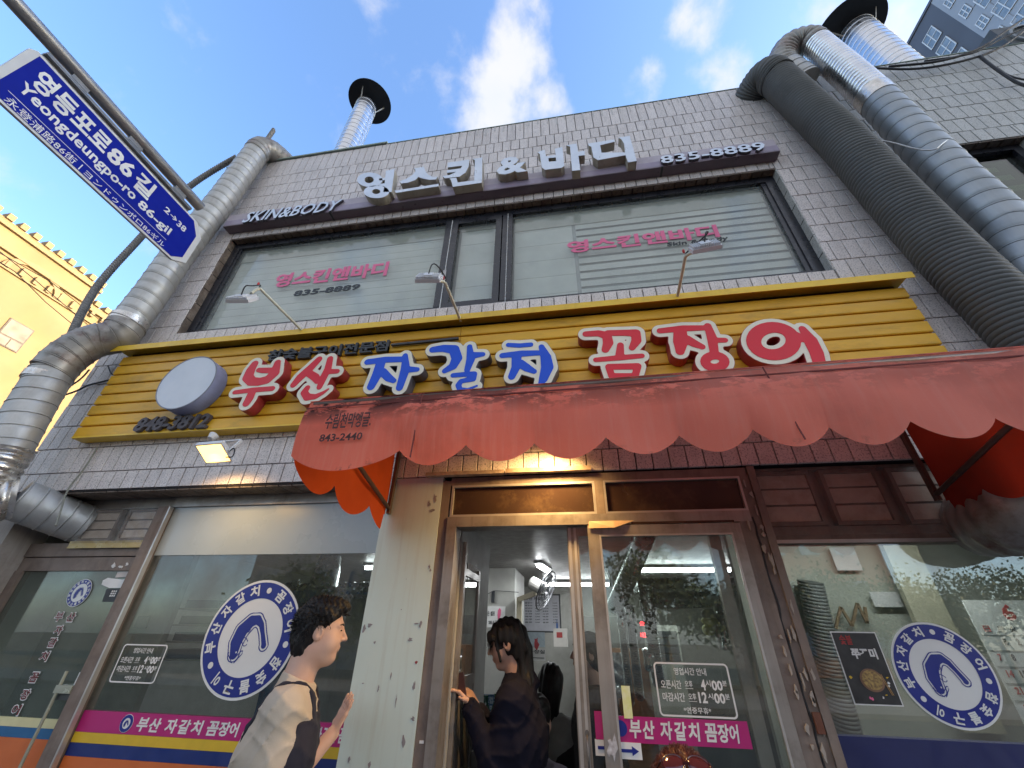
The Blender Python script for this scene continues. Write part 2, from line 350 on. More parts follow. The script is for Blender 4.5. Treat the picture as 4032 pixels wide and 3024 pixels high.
for ri in range(len(zr)-1):
    z0, z1 = zr[ri], zr[ri+1]; x = XL + (TW/2 if ri % 2 else 0) - TW
    while x < XR:
        a, b = max(x, XL), min(x+TW, XR); x += TW
        if a < SPLIT < b: pass
        if b-a < .02: continue
        pcs = [(a, b)]
        for h in (WIN, WIN2):
            if z0 < h[3]-.01 and z1 > h[2]+.01:
                n_ = []
                for p, q in pcs:
                    if q <= h[0] or p >= h[1]: n_.append((p, q))
                    else:
                        if p < h[0]-.012: n_.append((p, h[0]))
                        if q > h[1]+.012: n_.append((h[1], q))
                        if z0 < h[2]-.03 and z1 > h[2]: tiles.append((max(p, h[0]), min(q, h[1]), z0, h[2])) if min(q, h[1])-max(p, h[0]) > .01 else None
                        if z1 > h[3]+.03 and z0 < h[3]: tiles.append((max(p, h[0]), min(q, h[1]), h[3], z1)) if min(q, h[1])-max(p, h[0]) > .01 else None
                pcs = n_
        tiles += [(p, q, z0, z1) for p, q in pcs if q-p > .012]
sc = sorted(range(len(tiles)), key=lambda i: -vis_score((tiles[i][0]+tiles[i][1])/2, (tiles[i][2]+tiles[i][3])/2, tiles[i][1]-tiles[i][0], tiles[i][3]-tiles[i][2]))
best = set(sc[:285]); _tm = {}; G = .0035
def tile_mesh(w, h, m, dpt=.02):
    k = (round(w, 4), round(h, 4), m.name, dpt)
    if k not in _tm:
        q = MB(); e = .002; hw, hh = w/2-G, h/2-G
        q.add([(-hw, dpt, -hh), (hw, dpt, -hh), (hw, dpt, hh), (-hw, dpt, hh), (-hw, e, -hh), (hw, e, -hh), (hw, e, hh), (-hw, e, hh), (-hw+e, 0, -hh+e), (hw-e, 0, -hh+e), (hw-e, 0, hh-e), (-hw+e, 0, hh-e)],
              [(8, 9, 10, 11)] + [(i, (i+1) % 4, 4+(i+1) % 4, 4+i) for i in range(4)] + [(4+i, 4+(i+1) % 4, 8+(i+1) % 4, 8+i) for i in range(4)])
        me = q.mesh('tile'); me.materials.append(m); _tm[k] = me
    return _tm[k]
rest = MB(); rest2 = MB(); tn = []; tn2 = []
def put_tile(name, me, loc, rot=None, parent=bld):
    o = bpy.data.objects.new(name, me); COL.objects.link(o); o.parent = parent; o.location = Vector(loc)-wl(parent)
    if rot: o.rotation_euler = rot
    return o
for i, (a, b, c, d) in enumerate(tiles):
    m = m_tile if (a+b)/2 < SPLIT else m_tile2; jy = random.uniform(-.0012, .0012)
    if i in best: put_tile('tile', tile_mesh(b-a, d-c, m), ((a+b)/2, jy, (c+d)/2))
    else:
        me = tile_mesh(b-a, d-c, m); r_ = rest if m is m_tile else rest2; cx, cz = (a+b)/2, (c+d)/2
        k = len(r_.v); r_.v += [(p.co.x+cx, p.co.y+jy, p.co.z+cz) for p in me.vertices]; r_.f += [tuple(q+k for q in f.vertices) for f in me.polygons]; (tn if r_ is rest else tn2).append((len(me.vertices), random.random()))
def tinted(o, tl):
    at_ = o.data.attributes.new('tint', 'FLOAT', 'POINT'); at_.data.foreach_set('value', np.repeat([t for _, t in tl], [n for n, _ in tl])); o['kind'] = 'stuff'
tinted(obj('wall_tiling', rest, m_tile, bld), tn); tinted(obj('wall_tiling_grey', rest2, m_tile2, bld), tn2)
# white mortar smears on the top course, coping, roof slab
sm = MB(); random.seed(3)
for i in range(46):
    x = -2.1 + i*.108 + random.uniform(-.01, .01)
    if x > 2.4: break
    w = random.uniform(.008, .018); z1_ = ZT-random.uniform(.0, .01); z0_ = z1_-random.uniform(.08, .17); sm.box(x-w/2, x+w/2, -.0035, -.0015, z0_, z1_)
obj('mortar_smears', sm, mat('white_mortar', (.62, .60, .58), .9, c2=(.45, .43, .42), vs=40), bld)['kind'] = 'stuff'
obj('coping', MB().box(XL-.02, -2.1, -.02, .26, ZT+.004, ZT+.03).box(-2.1, XR, -.004, .26, ZT+.0, ZT+.012), m_cope, bld)
obj('roof', MB().box(XL, XR, .25, 7.0, 6.3, 6.45), m_conc, bld)
obj('side_wall', MB().box(XL, XL+.2, .26, 7.0, 0, ZT).box(XL, XR, 7.0, 7.2, 0, ZT), m_conc, bld)
# lintel: tiled soffit and the recessed beam behind it
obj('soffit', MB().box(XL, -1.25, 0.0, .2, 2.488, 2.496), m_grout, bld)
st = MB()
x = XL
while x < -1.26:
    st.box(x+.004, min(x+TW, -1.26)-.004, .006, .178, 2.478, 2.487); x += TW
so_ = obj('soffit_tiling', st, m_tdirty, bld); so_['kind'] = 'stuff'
# window reveals (small stained tiles), one object per tile along the head
m_alu_blk = mat('black_aluminium', (.012, .014, .02), .3, spec=.6, c2=(.02, .02, .026))
random.seed(5)
for wi, (x0, x1, z0, z1) in enumerate((WIN, WIN2)):
    x = x0 + .03
    while x < x1-.02:
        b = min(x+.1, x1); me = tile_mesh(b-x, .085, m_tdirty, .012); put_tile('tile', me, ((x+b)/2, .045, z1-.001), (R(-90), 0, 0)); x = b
    for sx, rt in ((x0, R(90)), (x1, R(-90))):
        z = z0
        while z < z1-.03:
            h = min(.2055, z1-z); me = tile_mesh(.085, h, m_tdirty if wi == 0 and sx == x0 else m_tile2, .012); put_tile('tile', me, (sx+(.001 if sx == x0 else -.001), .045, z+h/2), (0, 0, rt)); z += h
    obj('window_sill', MB().box(x0, x1, .005, .14, z0-.012, z0-.002), m_tile, bld)
# -------- windows upstairs
m_glass = glassmat('window_glass', (.98, .99, .985), .045, .9, 0.004, .16, (.52, .56, .53))
m_film = mat('milky_film', (.60, .68, .70), .35, c2=(.55, .64, .66), vs=1.5, spec=.6)
m_film_g = mat('greenish_film', (.50, .56, .49), .4, c2=(.43, .49, .43), vs=2)
m_slat = mat('blind_fabric', (.66, .68, .62), .8, c2=(.58, .61, .55), vs=3)
m_slat_d = mat('blind_shade', (.42, .44, .42), .9)
m_room = mat('upstairs_room', (.05, .055, .05), .95)
m_pink = mat('pink_vinyl', (.78, .16, .30), .5, c2=(.72, .14, .28)); m_blackv = mat('black_vinyl', (.02, .025, .03), .5)
YF, YG = .075, .105
def frame_rect(x0, x1, z0, z1, w, y0, y1, mb=None):
    mb = mb or MB(); mb.box(x0, x0+w, y0, y1, z0, z1); mb.box(x1-w, x1, y0, y1, z0, z1); mb.box(x0+w, x1-w, y0+.0005, y1-.0005, z0, z0+w); mb.box(x0+w, x1-w, y0+.0005, y1-.0005, z1-w, z1); return mb
x0, x1, z0, z1 = WIN
wf = frame_rect(x0, x1, z0-.002, z1, .085, YF, .16); wf.box(-1.16, -1.095, YF-.002, .16, z0+.085, z1-.085); wf.box(-.555, -.455, YF-.002, .16, z0+.085, z1-.085)
wf.box(x0+.085, x0+.115, YF+.01, .15, z0+.085, z1-.085); wf.box(x1-.125, x1-.085, YF+.012, .15, z0+.085, z1-.085)
w_main = obj('window', wf, m_alu_blk, bld)
obj('sash', frame_rect(-1.085, -.565, z0+.06, z1-.08, .06, YF-.006, .13), m_alu_blk, w_main)
obj('seam', MB().box(-1.097, -1.090, YF-.008, YF+.02, z0+.03, z1-.07).box(-.505, -.500, YF-.006, YF, z0+.03, z1-.07), mat('white_caulk', (.7, .7, .68), .7), w_main)
obj('hinge', MB().box(-1.108, -1.078, YF-.014, YF-.002, 4.42, 4.56), mat('steel_hinge', (.4, .38, .36), .4, .8), w_main)
for a, b, zz0 in ((x0+.115, -1.16, z0+.06), (-1.03, -.62, z0+.115), (-.455, x1-.125, z0+.06)): obj('pane', MB().box(a, b, YG, YG+.006, zz0, z1-.08), m_glass, w_main)
# blinds behind each pane: every slat is a piece
def blind(xa, xb, za, zb, pitch, duty, yb, mm, lab=None):
    z = zb
    me = None
    while z > za+.02:
        h = pitch*duty; q = MB().box(xa, xb, yb, yb+.004, z-h, z); obj('blind_slat', q, mm, w_main); z -= pitch
blind(x0+.12, -1.17, 4.08, 5.30, .098, .965, .150, m_slat)
blind(-1.0, -.64, 4.12, 5.29, .30, .985, .150, m_slat)
blind(-.44, .13, 4.08, 5.30, .22, .985, .150, m_slat)
blind(.165, x1-.13, 4.08, 5.30, .098, .70, .150, m_slat)
obj('blind_edge', MB().box(.128, .170, .155, .175, 4.07, 5.30), m_slat_d, w_main)
obj('blind_header', MB().box(x0+.12, -1.17, .140, .149, 5.13, 5.30).box(-1.0, -.64, .140, .149, 5.20, 5.29).box(-.44, x1-.13, .140, .149, 5.10, 5.30), mat('olive_header', (.46, .47, .40), .8, c2=(.40, .41, .35)), w_main)
obj('room_shade', MB().box(x0, x1, .24, .25, z0, z1).box(x0, x1, .16, .24, z1-.002, z1+.01), m_slat_d, w_main)
# milky film stuck on the left and right panes
gp = [at(*p, YG+.006) for p in ((1003, 1029), (985, 1300))]
obj('film', MB().box(-3.29, -1.17, YG+.0075, YG+.009, 4.24, 5.10).box(-3.50, -1.17, YG+.0075, YG+.009, 4.07, 4.22), mat('left_film', (.50, .60, .63), .5, c2=(.44, .55, .58), vs=1.2), w_main, label='milky film on the left pane') if False else None
obj('window_lettering', txtpx('영스킨앤바디', (1072, 1135), (1535, 1030), YG-.001, off=.035, d=.004), m_pink, w_main, label='pink lettering on the left pane')
obj('window_lettering', txtpx('835-8889', (1152, 1168), (1420, 1118), YG-.001, off=.03, d=.004, shear=.12), m_blackv, w_main, label='black phone number on the left pane')
obj('window_lettering', txtpx('영스킨앤바디', (2235, 1000), (2818, 885), YG-.001, off=.035, d=.004), m_pink, w_main, label='pink lettering on the right pane')
obj('window_lettering', txtpx('Skin & Body', (2628, 975), (2862, 930), YG-.001, off=.02, d=.004, shear=.1), m_blackv, w_main, label='black lettering on the right pane')
# right hand window behind the ducts
x0, x1, z0, z1 = WIN2
w2 = obj('window', frame_rect(x0, x1, z0-.002, z1, .07, YF, .16), m_alu_blk, bld)
obj('pane', MB().box(x0+.07, x1-.07, YG, YG+.006, z0+.07, z1-.07), glassmat('green_glass', (.45, .55, .42), .07, 1.2), w2)
obj('room_shade', MB().box(x0, x1, .24, .25, z0, z1), mat('green_room', (.14, .19, .12), .8, c2=(.08, .12, .07), vs=3), w2)
for z_, a, b in ((5.20, 3.3, 3.85), (5.08, 3.3, 3.9), (4.93, 3.35, 4.0), (4.72, 3.4, 4.0)): obj('paper_sheet', MB().box(a, b, .150, .154, z_-.07, z_), mat('white_paper', (.72, .72, .68), .8, c2=(.6, .6, .57)), w2)
# ================================================================== purple rail sign with silver letters
m_purple = mat('purple_sheet', (.125, .085, .11), .35, c2=(.10, .07, .09), spec=.6)
m_rail = mat('faded_rail', (.46, .40, .44), .45, c2=(.36, .31, .35), vs=5, dirt=.2)
m_silver = mat('letter_face', (.66, .72, .80), .35, .25, c2=(.58, .64, .73), vs=5, dirt=.12, dirtc=(.3, .28, .25))
m_cream = mat('letter_side', (.48, .44, .36), .6, c2=(.36, .32, .25), vs=6, dirt=.55, ds=5)
YS = -.10
s1 = thing('beauty_shop_sign', 'long grey and purple rail sign with silver Korean letters above the upstairs window', 'sign', (-.85, -.05, 5.58))
zt, zb = 1.6+1.703*2.4, 1.6+1.620*2.4
xl, xr = -1.558*2.4, .869*2.4
obj('rail', MB().box(xl, xr, YS, 0-.002, zb+.004, zt), m_rail, s1)
obj('rail_underside', MB().box(xl, xr, YS+.002, -.002, zb-.006, zb+.003).box(xl, xr, YS-.001, YS+.003, zb-.006, zb+.006), m_purple, s1)
obj('rail_stripe', MB().box(xl, xr, YS-.002, YS-.0005, zb+.012, zb+.095), mat('lilac_stripe', (.33, .28, .36), .4, c2=(.27, .22, .30)), s1)
obj('seam_joint', MB().box(-2.45, -2.43, YS-.003, 0, zb-.009, zb+.002).box(1.02, 1.04, YS-.003, 0, zb-.009, zb+.002), m_blackv, s1)
def C1(p): return (1380+p[0]*.5425, 500+p[1]*.5425)
YL = -.19
def xz(px, Y=YL, c=C1): q = at(*c(px), Y); return (q.x, q.z)
def ell(cx, cy, rx, ry, n=28): return [(cx+rx*math.cos(2*PI*i/n), cy+ry*math.sin(2*PI*i/n)) for i in range(n)]
LET = [
 [[ell(140, 382, 92, 52), ell(135, 383, 34, 24)], [[(255, 318), (320, 305), (298, 470), (238, 472), (247, 428), (205, 428), (205, 415), (248, 408), (250, 385), (208, 388), (208, 374), (252, 368), (256, 335)]], [ell(188, 470, 92, 46), ell(186, 468, 30, 18)]],
 [[[(460, 300), (532, 288), (545, 322), (565, 346), (600, 362), (634, 360), (620, 380), (575, 383), (525, 374), (492, 362), (468, 385), (418, 403), (368, 410), (355, 395), (402, 378), (448, 350), (472, 322), (468, 305)]], [[(320, 462), (640, 412), (638, 430), (330, 478)]]],
 [[[(705, 258), (862, 236), (858, 285), (835, 330), (790, 360), (685, 372), (668, 356), (720, 348), (770, 325), (700, 332), (700, 314), (800, 300), (812, 280), (705, 293)]], [[(885, 232), (957, 220), (955, 386), (898, 386), (903, 240)]], [[(718, 374), (768, 368), (778, 402), (955, 382), (952, 404), (742, 434), (735, 402), (730, 385)]]],
 'AMP',
 [[[(1358, 182), (1410, 165), (1418, 212), (1490, 203), (1482, 158), (1538, 144), (1552, 282), (1530, 296), (1412, 310), (1388, 292), (1375, 198)], [(1436, 226), (1440, 252), (1494, 247), (1490, 220)]], [[(1566, 132), (1640, 120), (1652, 180), (1699, 172), (1700, 204), (1655, 209), (1668, 312), (1608, 318), (1594, 142)]]],
 [[[(1724, 120), (1914, 90), (1918, 106), (1812, 132), (1822, 186), (1994, 184), (1986, 120), (1966, 88), (1946, 76), (2026, 64), (2078, 246), (2014, 256), (1996, 204), (1796, 240), (1764, 220), (1748, 142), (1730, 136)]]]]
names_ = ['round first', '', '', '', '', '']
for L_ in LET:
    fc, bd_ = MB(), MB()
    if L_ == 'AMP':
        a, b = at(*C1((1058, 352)), YL), at(*C1((1282, 198)), YL)
        fc = txt('&', a.x, b.x, a.z, b.z, YL+.003, d=.003, off=.035); bd_ = txt('&', a.x-.004, b.x+.004, a.z-.004, b.z+.004, YS-.001, d=-YL+YS-.004, off=.035)
    else:
        for lp in L_:
            P = [[xz(p) for p in q] for q in lp]
            fc.prism(P, YL, YL+.003); bd_.prism(P, YL+.0035, YS-.001)
    l_ = obj('letter', bd_, m_cream, s1); obj('letter_face', fc, m_silver, l_)
def chars(s, lb, rt, y, m, parent, d, off=.0, shear=0, name='letter', m_side=None):
    """one object per raised character, fitted between two photographed corners on the plane y"""
    a, b = at(*lb, y), at(*rt, y); v, _, _ = glyphs(s, off); mn, mx_ = v.min(0), v.max(0); sx = (b.x-a.x)/(mx_[0]-mn[0]); sz = (b.z-a.z)/(mx_[1]-mn[1])
    for i, ch_ in enumerate(s):
        if ch_ == ' ': continue
        pv = glyphs(s[:i+1], off)[0]; g = glyphs(ch_, off)[0]; x1 = pv[:, 0].max(); x0 = x1-(g[:, 0].max()-g[:, 0].min()); z0, z1 = g[:, 1].min(), g[:, 1].max()
        X0, X1, Z0, Z1 = a.x+(x0-mn[0])*sx, a.x+(x1-mn[0])*sx, a.z+(z0-mn[1])*sz, a.z+(z1-mn[1])*sz; o = shear*(Z0-a.z)
        l_ = obj(name, txt(ch_, X0+o, X1+o, Z0, Z1, y+d, d=d, off=off, shear=shear), m_side or m, parent)
        if m_side: obj('letter_face', txt(ch_, X0+o, X1+o, Z0, Z1, y, d=.002, off=off, shear=shear), m, l_)
m_lside = mat('dark_letter_side', (.07, .06, .075), .5)
chars('SKIN&BODY', (948, 878), (1338, 786), YS-.028, m_silver, s1, .027, .012, .22, m_side=m_lside)
chars('835-8889', (2606, 645), (3004, 558), YS-.028, m_silver, s1, .027, .018, 0, m_side=m_lside)
# ================================================================== yellow plank sign
m_yel = mat('yellow_plank', (.82, .45, .022), .42, c2=(.68, .36, .016), vs=6, rnd=.05, dirt=.55, dirtc=(.26, .15, .02), ds=5, bump=.10, bs=90, stretch=(.5, 1, 1.6))
m_yelf = mat('yellow_flashing', (.86, .56, .04), .4, c2=(.78, .48, .03), dirt=.25, dirtc=(.3, .18, .03), ds=4)
s2 = thing('restaurant_sign', 'yellow plank signboard with big red and blue Korean letters over the shopfront', 'sign', (-.8, -.05, 3.2))
xl, xr, xm = -3.955, 2.32, -.815; zp = [2.903+(3.703-2.903)*i/8 for i in range(9)]
for i in range(8):
    for a, b in ((xl, xm-.002), (xm+.002, xr)):
        q = MB(); z0, z1 = zp[i], zp[i+1]; pr = [(YS, z0+.010), (YS, z1-.015), (YS+.004, z1-.010), (YS+.030, z1-.009), (YS+.030, z1-.001), (YS+.05, z1-.001), (YS+.05, z0+.001), (YS+.004, z0+.003)]
        n = len(pr); q.add([(a, y, z) for y, z in pr]+[(b, y, z) for y, z in pr], [tuple(range(n)), tuple(range(n, 2*n))[::-1]]+[(k, k+n, (k+1) % n+n, (k+1) % n) for k in range(n)])
        obj('plank', q, m_yel, s2)
obj('sign_box', MB().box(xl+.01, xr-.01, YS+.051, -.004, zp[0]-.0, zp[-1]+.05), mat('dark_backing', (.05, .03, .01), .9), s2)
obj('bottom_trim', MB().box(xl, xr, YS-.003, -.004, zp[0]-.008, zp[0]+.006), m_yelf, s2)
zf = zp[-1]
obj('top_flashing', MB().box(xl-.07, xr+.035, YS-.075, YS-.070, zf+.005, zf+.06).box(xl-.07, xr+.035, YS-.07, -.004, zf+.055, zf+.060), m_yelf, s2)
m_red = mat('red_acrylic', (.72, .028, .045), .45, c2=(.66, .04, .055), vs=5, spec=.3); m_blu = mat('blue_acrylic', (.012, .095, .66), .45, c2=(.012, .085, .6), spec=.3)
m_crm = mat('cream_acrylic', (.80, .76, .60), .35, c2=(.74, .70, .55)); m_redside = mat('red_letter_side', (.40, .04, .045), .45, c2=(.30, .03, .035), vs=4, dirt=.35); m_bluside = mat('blue_letter_side', (.07, .075, .11), .4, c2=(.12, .13, .17), vs=4, dirt=.3)
CA = lambda p: (880+p[0]*.28029, 1340+p[1]*.28029); CB = lambda p: (1400+p[0]*.38427, 1300+p[1]*.38427); CC = lambda p: (2230+p[0]*.48373, 1230+p[1]*.48373)
def ring(cx, cy, rx, ry, r, n=20): return [(cx+rx*math.cos(2*PI*i/n), cy+ry*math.sin(2*PI*i/n), r) for i in range(n+1)]
BIG = [
 (CA, 'r', 'red', [[(440, 335, 46), (385, 420, 58), (345, 520, 66), (395, 580, 60), (500, 585, 56), (620, 555, 58), (720, 460, 62), (762, 315, 40)], [(495, 418, 30), (560, 425, 38), (705, 425, 40)],
   [(160, 733, 28), (400, 702, 34), (690, 680, 34)], [(410, 720, 50), (365, 820, 55), (325, 885, 48)]]),
 (CA, 'r', 'red', [[(1345, 268, 40), (1215, 400, 52), (1080, 520, 54), (985, 628, 40)], [(1180, 450, 45), (1290, 520, 52), (1325, 570, 45)], [(1500, 262, 38), (1470, 400, 46), (1400, 540, 48), (1350, 660, 36)], [(1500, 440, 36), (1600, 438, 32)],
   [(1180, 670, 36), (1135, 735, 44), (1180, 800, 50), (1290, 795, 36), (1400, 740, 24), (1480, 685, 10)]]),
 (CB, 'b', 'blue', [[(125, 328, 30), (300, 305, 32), (490, 300, 30)], [(262, 330, 44), (225, 450, 48), (160, 580, 38)], [(280, 430, 40), (340, 490, 38), (392, 520, 26)], [(510, 262, 24), (512, 400, 44), (452, 590, 34)], [(540, 405, 34), (632, 405, 24)]]),
 (CB, 'b', 'blue', [[(792, 202, 32), (900, 188, 38), (1010, 200, 48), (1040, 290, 50), (1000, 370, 40), (915, 420, 26)], [(1170, 170, 24), (1180, 300, 40), (1145, 410, 28)], [(1190, 262, 38), (1305, 250, 24)],
   [(1000, 465, 24), (1120, 455, 26), (1215, 452, 30), (1205, 500, 30), (1080, 525, 24), (1055, 565, 28), (1070, 610, 26), (1150, 610, 14), (1245, 572, 10)]]),
 (CB, 'b', 'blue', [[(1565, 153, 22), (1680, 160, 24), (1795, 150, 24)], [(1505, 262, 28), (1700, 242, 34), (1880, 235, 28)], [(1650, 280, 46), (1645, 380, 42), (1600, 478, 34)], [(1690, 345, 44), (1760, 390, 40), (1830, 425, 26)], [(1905, 172, 26), (1950, 280, 50), (1965, 380, 58), (1925, 500, 42), (1905, 540, 30)]]),
 (CC, 'r', 'red', [[(158, 178, 24), (260, 172, 28), (330, 190, 34), (340, 250, 38), (318, 305, 28)], [(340, 170, 26), (480, 168, 28), (565, 170, 34), (570, 230, 36), (535, 290, 24)], [(440, 268, 24), (435, 345, 32)], [(240, 388, 20), (440, 370, 24), (615, 355, 20)],
   [(345, 445, 26), (370, 520, 26), (560, 520, 26), (580, 440, 28), (345, 445, 26)]]),
 (CC, 'r', 'red', [[(762, 152, 24), (950, 132, 28), (1110, 128, 24)], [(925, 150, 46), (930, 240, 54), (925, 320, 32)], [(980, 222, 38), (1040, 255, 34), (1105, 282, 24)], [(1150, 112, 26), (1185, 210, 36), (1205, 340, 32)], [(1210, 228, 24), (1290, 228, 22)], ring(1208, 402, 78, 50, 36)]),
 (CC, 'r', 'red', [ring(1685, 235, 162, 112, 52, 28), [(1800, 160, 40), (1900, 210, 40)], [(1920, 135, 26), (1985, 230, 50), (2035, 330, 50), (2060, 420, 46)]])]
for conv, kc, cn, st in BIG:
    ws = []
    for s_ in st:
        q = []
        for x, y, r_ in s_:
            a = at(*conv((x, y)), YL); b = at(*conv((x+r_, y)), YL); c_ = at(*conv((x, y-r_)), YL); q.append((a.x, a.z, (abs(b.x-a.x)*abs(c_.z-a.z))**.5))
        ws.append(q)
    bd2 = letter_bounds(ws, .06); OUT = .030
    fn0 = lambda X, Z: sd2(ws, X, Z); fn1 = lambda X, Z: sd2(ws, X, Z)-OUT
    l_ = obj('letter', plate(lambda X, Z: sd2(ws, X, Z)-OUT-.003, bd2, .0085, YL+.002, YS-.002), m_redside if kc == 'r' else m_bluside, s2, 35)
    obj('letter_border', plate(fn1, bd2, .0085, YL-.001, YL+.0015), m_crm, l_); obj('letter_face', plate(fn0, bd2, .0075, YL-.004, YL-.0015), m_red if kc == 'r' else m_blu, l_)
m_chr = mat('charcoal_letter', (.035, .04, .045), .6, c2=(.05, .055, .06))
chars('참숯불구이전문점', (1045, 1421), (1534, 1337), YS-.03, m_chr, s2, .029, .028)
obj('rule', MB().bar(at(1542, 1359, YS-.02), at(1806, 1333, YS-.02), .018, .02, up=(0, 1, 0)), m_chr, s2)
chars('848-3812', (513, 1700), (828, 1626), YS-.03, mat('grey_letter', (.10, .09, .10), .7, dirt=.3), s2, .029, .03, .22)
# blank round lightbox
YD = -.22
dd = obj('round_lightbox', MB().disc((-2.985, 3.275), .243, YD+.003, YS-.002, 64), mat('lightbox_side', (.30, .36, .58), .5, c2=(.20, .22, .34), vs=4, dirt=.3), s2)
obj('lightbox_face', MB().disc((-2.985, 3.275), .240, YD, YD+.0025, 64), mat('peeled_white', (.66, .69, .73), .45, c2=(.60, .64, .68), vs=5, dirt=.10, dirtc=(.1, .3, .6), ds=4), dd)
obj('lightbox_rim', MB().disc((-2.985, 3.275), .246, YD-.002, YD+.001, 64, inner=.238), mat('grey_rim', (.22, .24, .28), .5), dd)
# ================================================================== ducts
m_galv = mat('galvanised', (.50, .50, .48), .5, .55, c2=(.38, .38, .365), vs=5, dirt=.35, dirtc=(.16, .14, .11), ds=3, streak=.25)
m_galv2 = mat('galvanised_blue_grey', (.36, .39, .41), .5, .55, c2=(.29, .32, .34), vs=3, streak=.2, dirtc=(.18, .19, .2))
m_shiny = mat('shiny_duct', (.66, .68, .70), .24, .95, c2=(.55, .57, .6), vs=6, dirt=.1)
m_darkd = mat('charcoal_duct', (.10, .104, .10), .65, .15, c2=(.075, .078, .075), vs=4, dirt=.2, dirtc=(.14, .13, .11))
m_foil = mat('foil_tape', (.72, .70, .66), .3, .9, c2=(.5, .48, .44), vs=16, bump=1.0, bs=30, dirt=.4, dirtc=(.28, .15, .06))
m_rust = mat('rusty_duct', (.36, .35, .33), .5, .6, c2=(.26, .25, .23), vs=6, dirt=.95, dirtc=(.12, .035, .022), ds=4.5)
m_capb = mat('black_cowl', (.018, .02, .022), .55, .2)
def resample(P, step):
    P = [Vector(p) for p in P]; out_ = [P[0]]; acc = 0
    for a, b in zip(P[:-1], P[1:]):
        ln = (b-a).length; n = max(1, int(round(ln/step)))
        out_ += [a.lerp(b, i/n) for i in range(1, n+1)]
    return out_
def smooth_path(P, it=2):
    P = [Vector(p) for p in P]
    for _ in range(it):
        Q = [P[0]]
        for a, b in zip(P[:-1], P[1:]): Q += [a.lerp(b, .25), a.lerp(b, .75)]
        P = Q+[P[-1]]
    return P
def duct(P, r, pitch=.11, dep=.0035, kind='seam', n=28, tilt=.02):
    step = .005 if kind == 'seam' else pitch/4
    P = [Vector(p) for p in P]; d = 0; pts = []; rad = []
    cum = [0]
    for a, b in zip(P[:-1], P[1:]): cum.append(cum[-1]+(b-a).length)
    T = cum[-1]
    def pos(s_):
        for i in range(len(P)-1):
            if s_ <= cum[i+1] or i == len(P)-2: return P[i].lerp(P[i+1], min(1, (s_-cum[i])/max(1e-9, cum[i+1]-cum[i])))
    ss = []
    if kind == 'seam':
        k = 0
        while k*pitch < T:
            for e, rr in ((0, 0), (.004, dep), (.010, dep), (.013, -dep*.8), (.017, 0)):
                if k*pitch+e < T: ss.append((k*pitch+e, r+rr))
            for e in (.045, .08): 
                if k*pitch+e < T and e < pitch-.01: ss.append((k*pitch+e, r))
            k += 1
    else:
        m = int(T/pitch*4)
        for i in range(m+1): ss.append((T*i/m, r + dep*(1, .3, -1.4, .3)[i % 4]))
    for s_, rr in ss: pts.append(pos(s_)); rad.append(rr)
    return MB().sweep(pts, rad, n, True, tilt)
def C0(p): return (p[0]*.6076, p[1]*.6076)
def C3(p): return (2688+p[0]*.6076, p[1]*.6076)
def C4(p): return (p[0]*.6076, 1008+p[1]*.6076)
def C6(p): return (2688+p[0]*.6076, 1008+p[1]*.6076)
dl = thing('exhaust_duct', 'galvanised round duct with rusty elbow climbing the left edge of the building', 'duct', (-4.1, -.2, 2.4))
U = [at(*C4((822, 452)), -.17), at(*C4((985, 240)), -.17), at(*C4((1150, 0)), -.17), at(*C0((1445, 1290)), -.17), at(*C0((1655, 1000)), -.17)]
top = U[-1]
obj('pipe_section', duct(U, .137), m_galv, dl, 40)
obj('elbow', duct(smooth_path([top, top+Vector((.02, 0, .16)), top+Vector((.10, .12, .25)), top+Vector((.22, .40, .20))], 3), .142, .07), m_rust, dl, 40)
Lw = [at(*C4((345, 745)), -.30), at(*C4((215, 955)), -.30), at(*C4((20, 1290)), -.30)]
obj('pipe_section', duct(Lw, .140), m_galv, dl, 40)
obj('elbow', duct(smooth_path([Lw[0]+Vector((0, 0, -.02)), Lw[0]+Vector((.02, 0, .13)), Lw[0].lerp(U[0], .5)+Vector((-.02, -.02, .06)), U[0]+Vector((-.02, 0, -.14)), U[0]+Vector((0, 0, .02))], 3), .146, .085, .005), m_rust, dl, 40)
for p, q in ((U[0]+Vector((0, 0, .0)), U[0]+Vector((.0, 0, .07))), (Lw[0]+Vector((0, 0, -.12)), Lw[0]+Vector((0, 0, -.06)))): obj('foil_band', MB().sweep(resample([p, q], .02), .1475, 28), m_foil, dl, 40)
e0 = Lw[-1]; e3 = at(352, 2072, .25)
el = smooth_path([e0+Vector((0, 0, .02)), e0+Vector((-.0, 0, -.15)), e0+Vector((.01, .02, -.33)), e0.lerp(e3, .30)+Vector((0, 0, -.16))], 3)
obj('foil_band', duct(smooth_path([e0+Vector((0, 0, .05)), e0+Vector((0, 0, -.06))], 1), .150, .03, .005, 'rib'), m_foil, dl, 40)
obj('elbow', duct(el, .150, .06, .007, 'rib', tilt=.0), m_foil, dl, 40)
obj('pipe_section', duct([el[-1], e3], .138, .10, .004), m_galv, dl, 40)
# thin wrapped conduit behind the duct
cn = thing('wrapped_conduit', 'thin tape-wrapped hose curving up beside the left duct', 'hose', (-4.6, .1, 3.6))
cp = smooth_path([at(270, 1345, -.05), at(330, 1210, -.05), at(400, 1100, -.05), at(560, 930, -.05), at(680, 790, -.05), at(760, 722, -.05), at(845, 668, -.05), at(930, 620, -.1)], 2)
obj('hose', duct(cp, .035, .03, .003, 'rib', 10), mat('hose_tape', (.30, .29, .27), .7, c2=(.2, .19, .18), vs=30, dirt=.4), cn, 60)
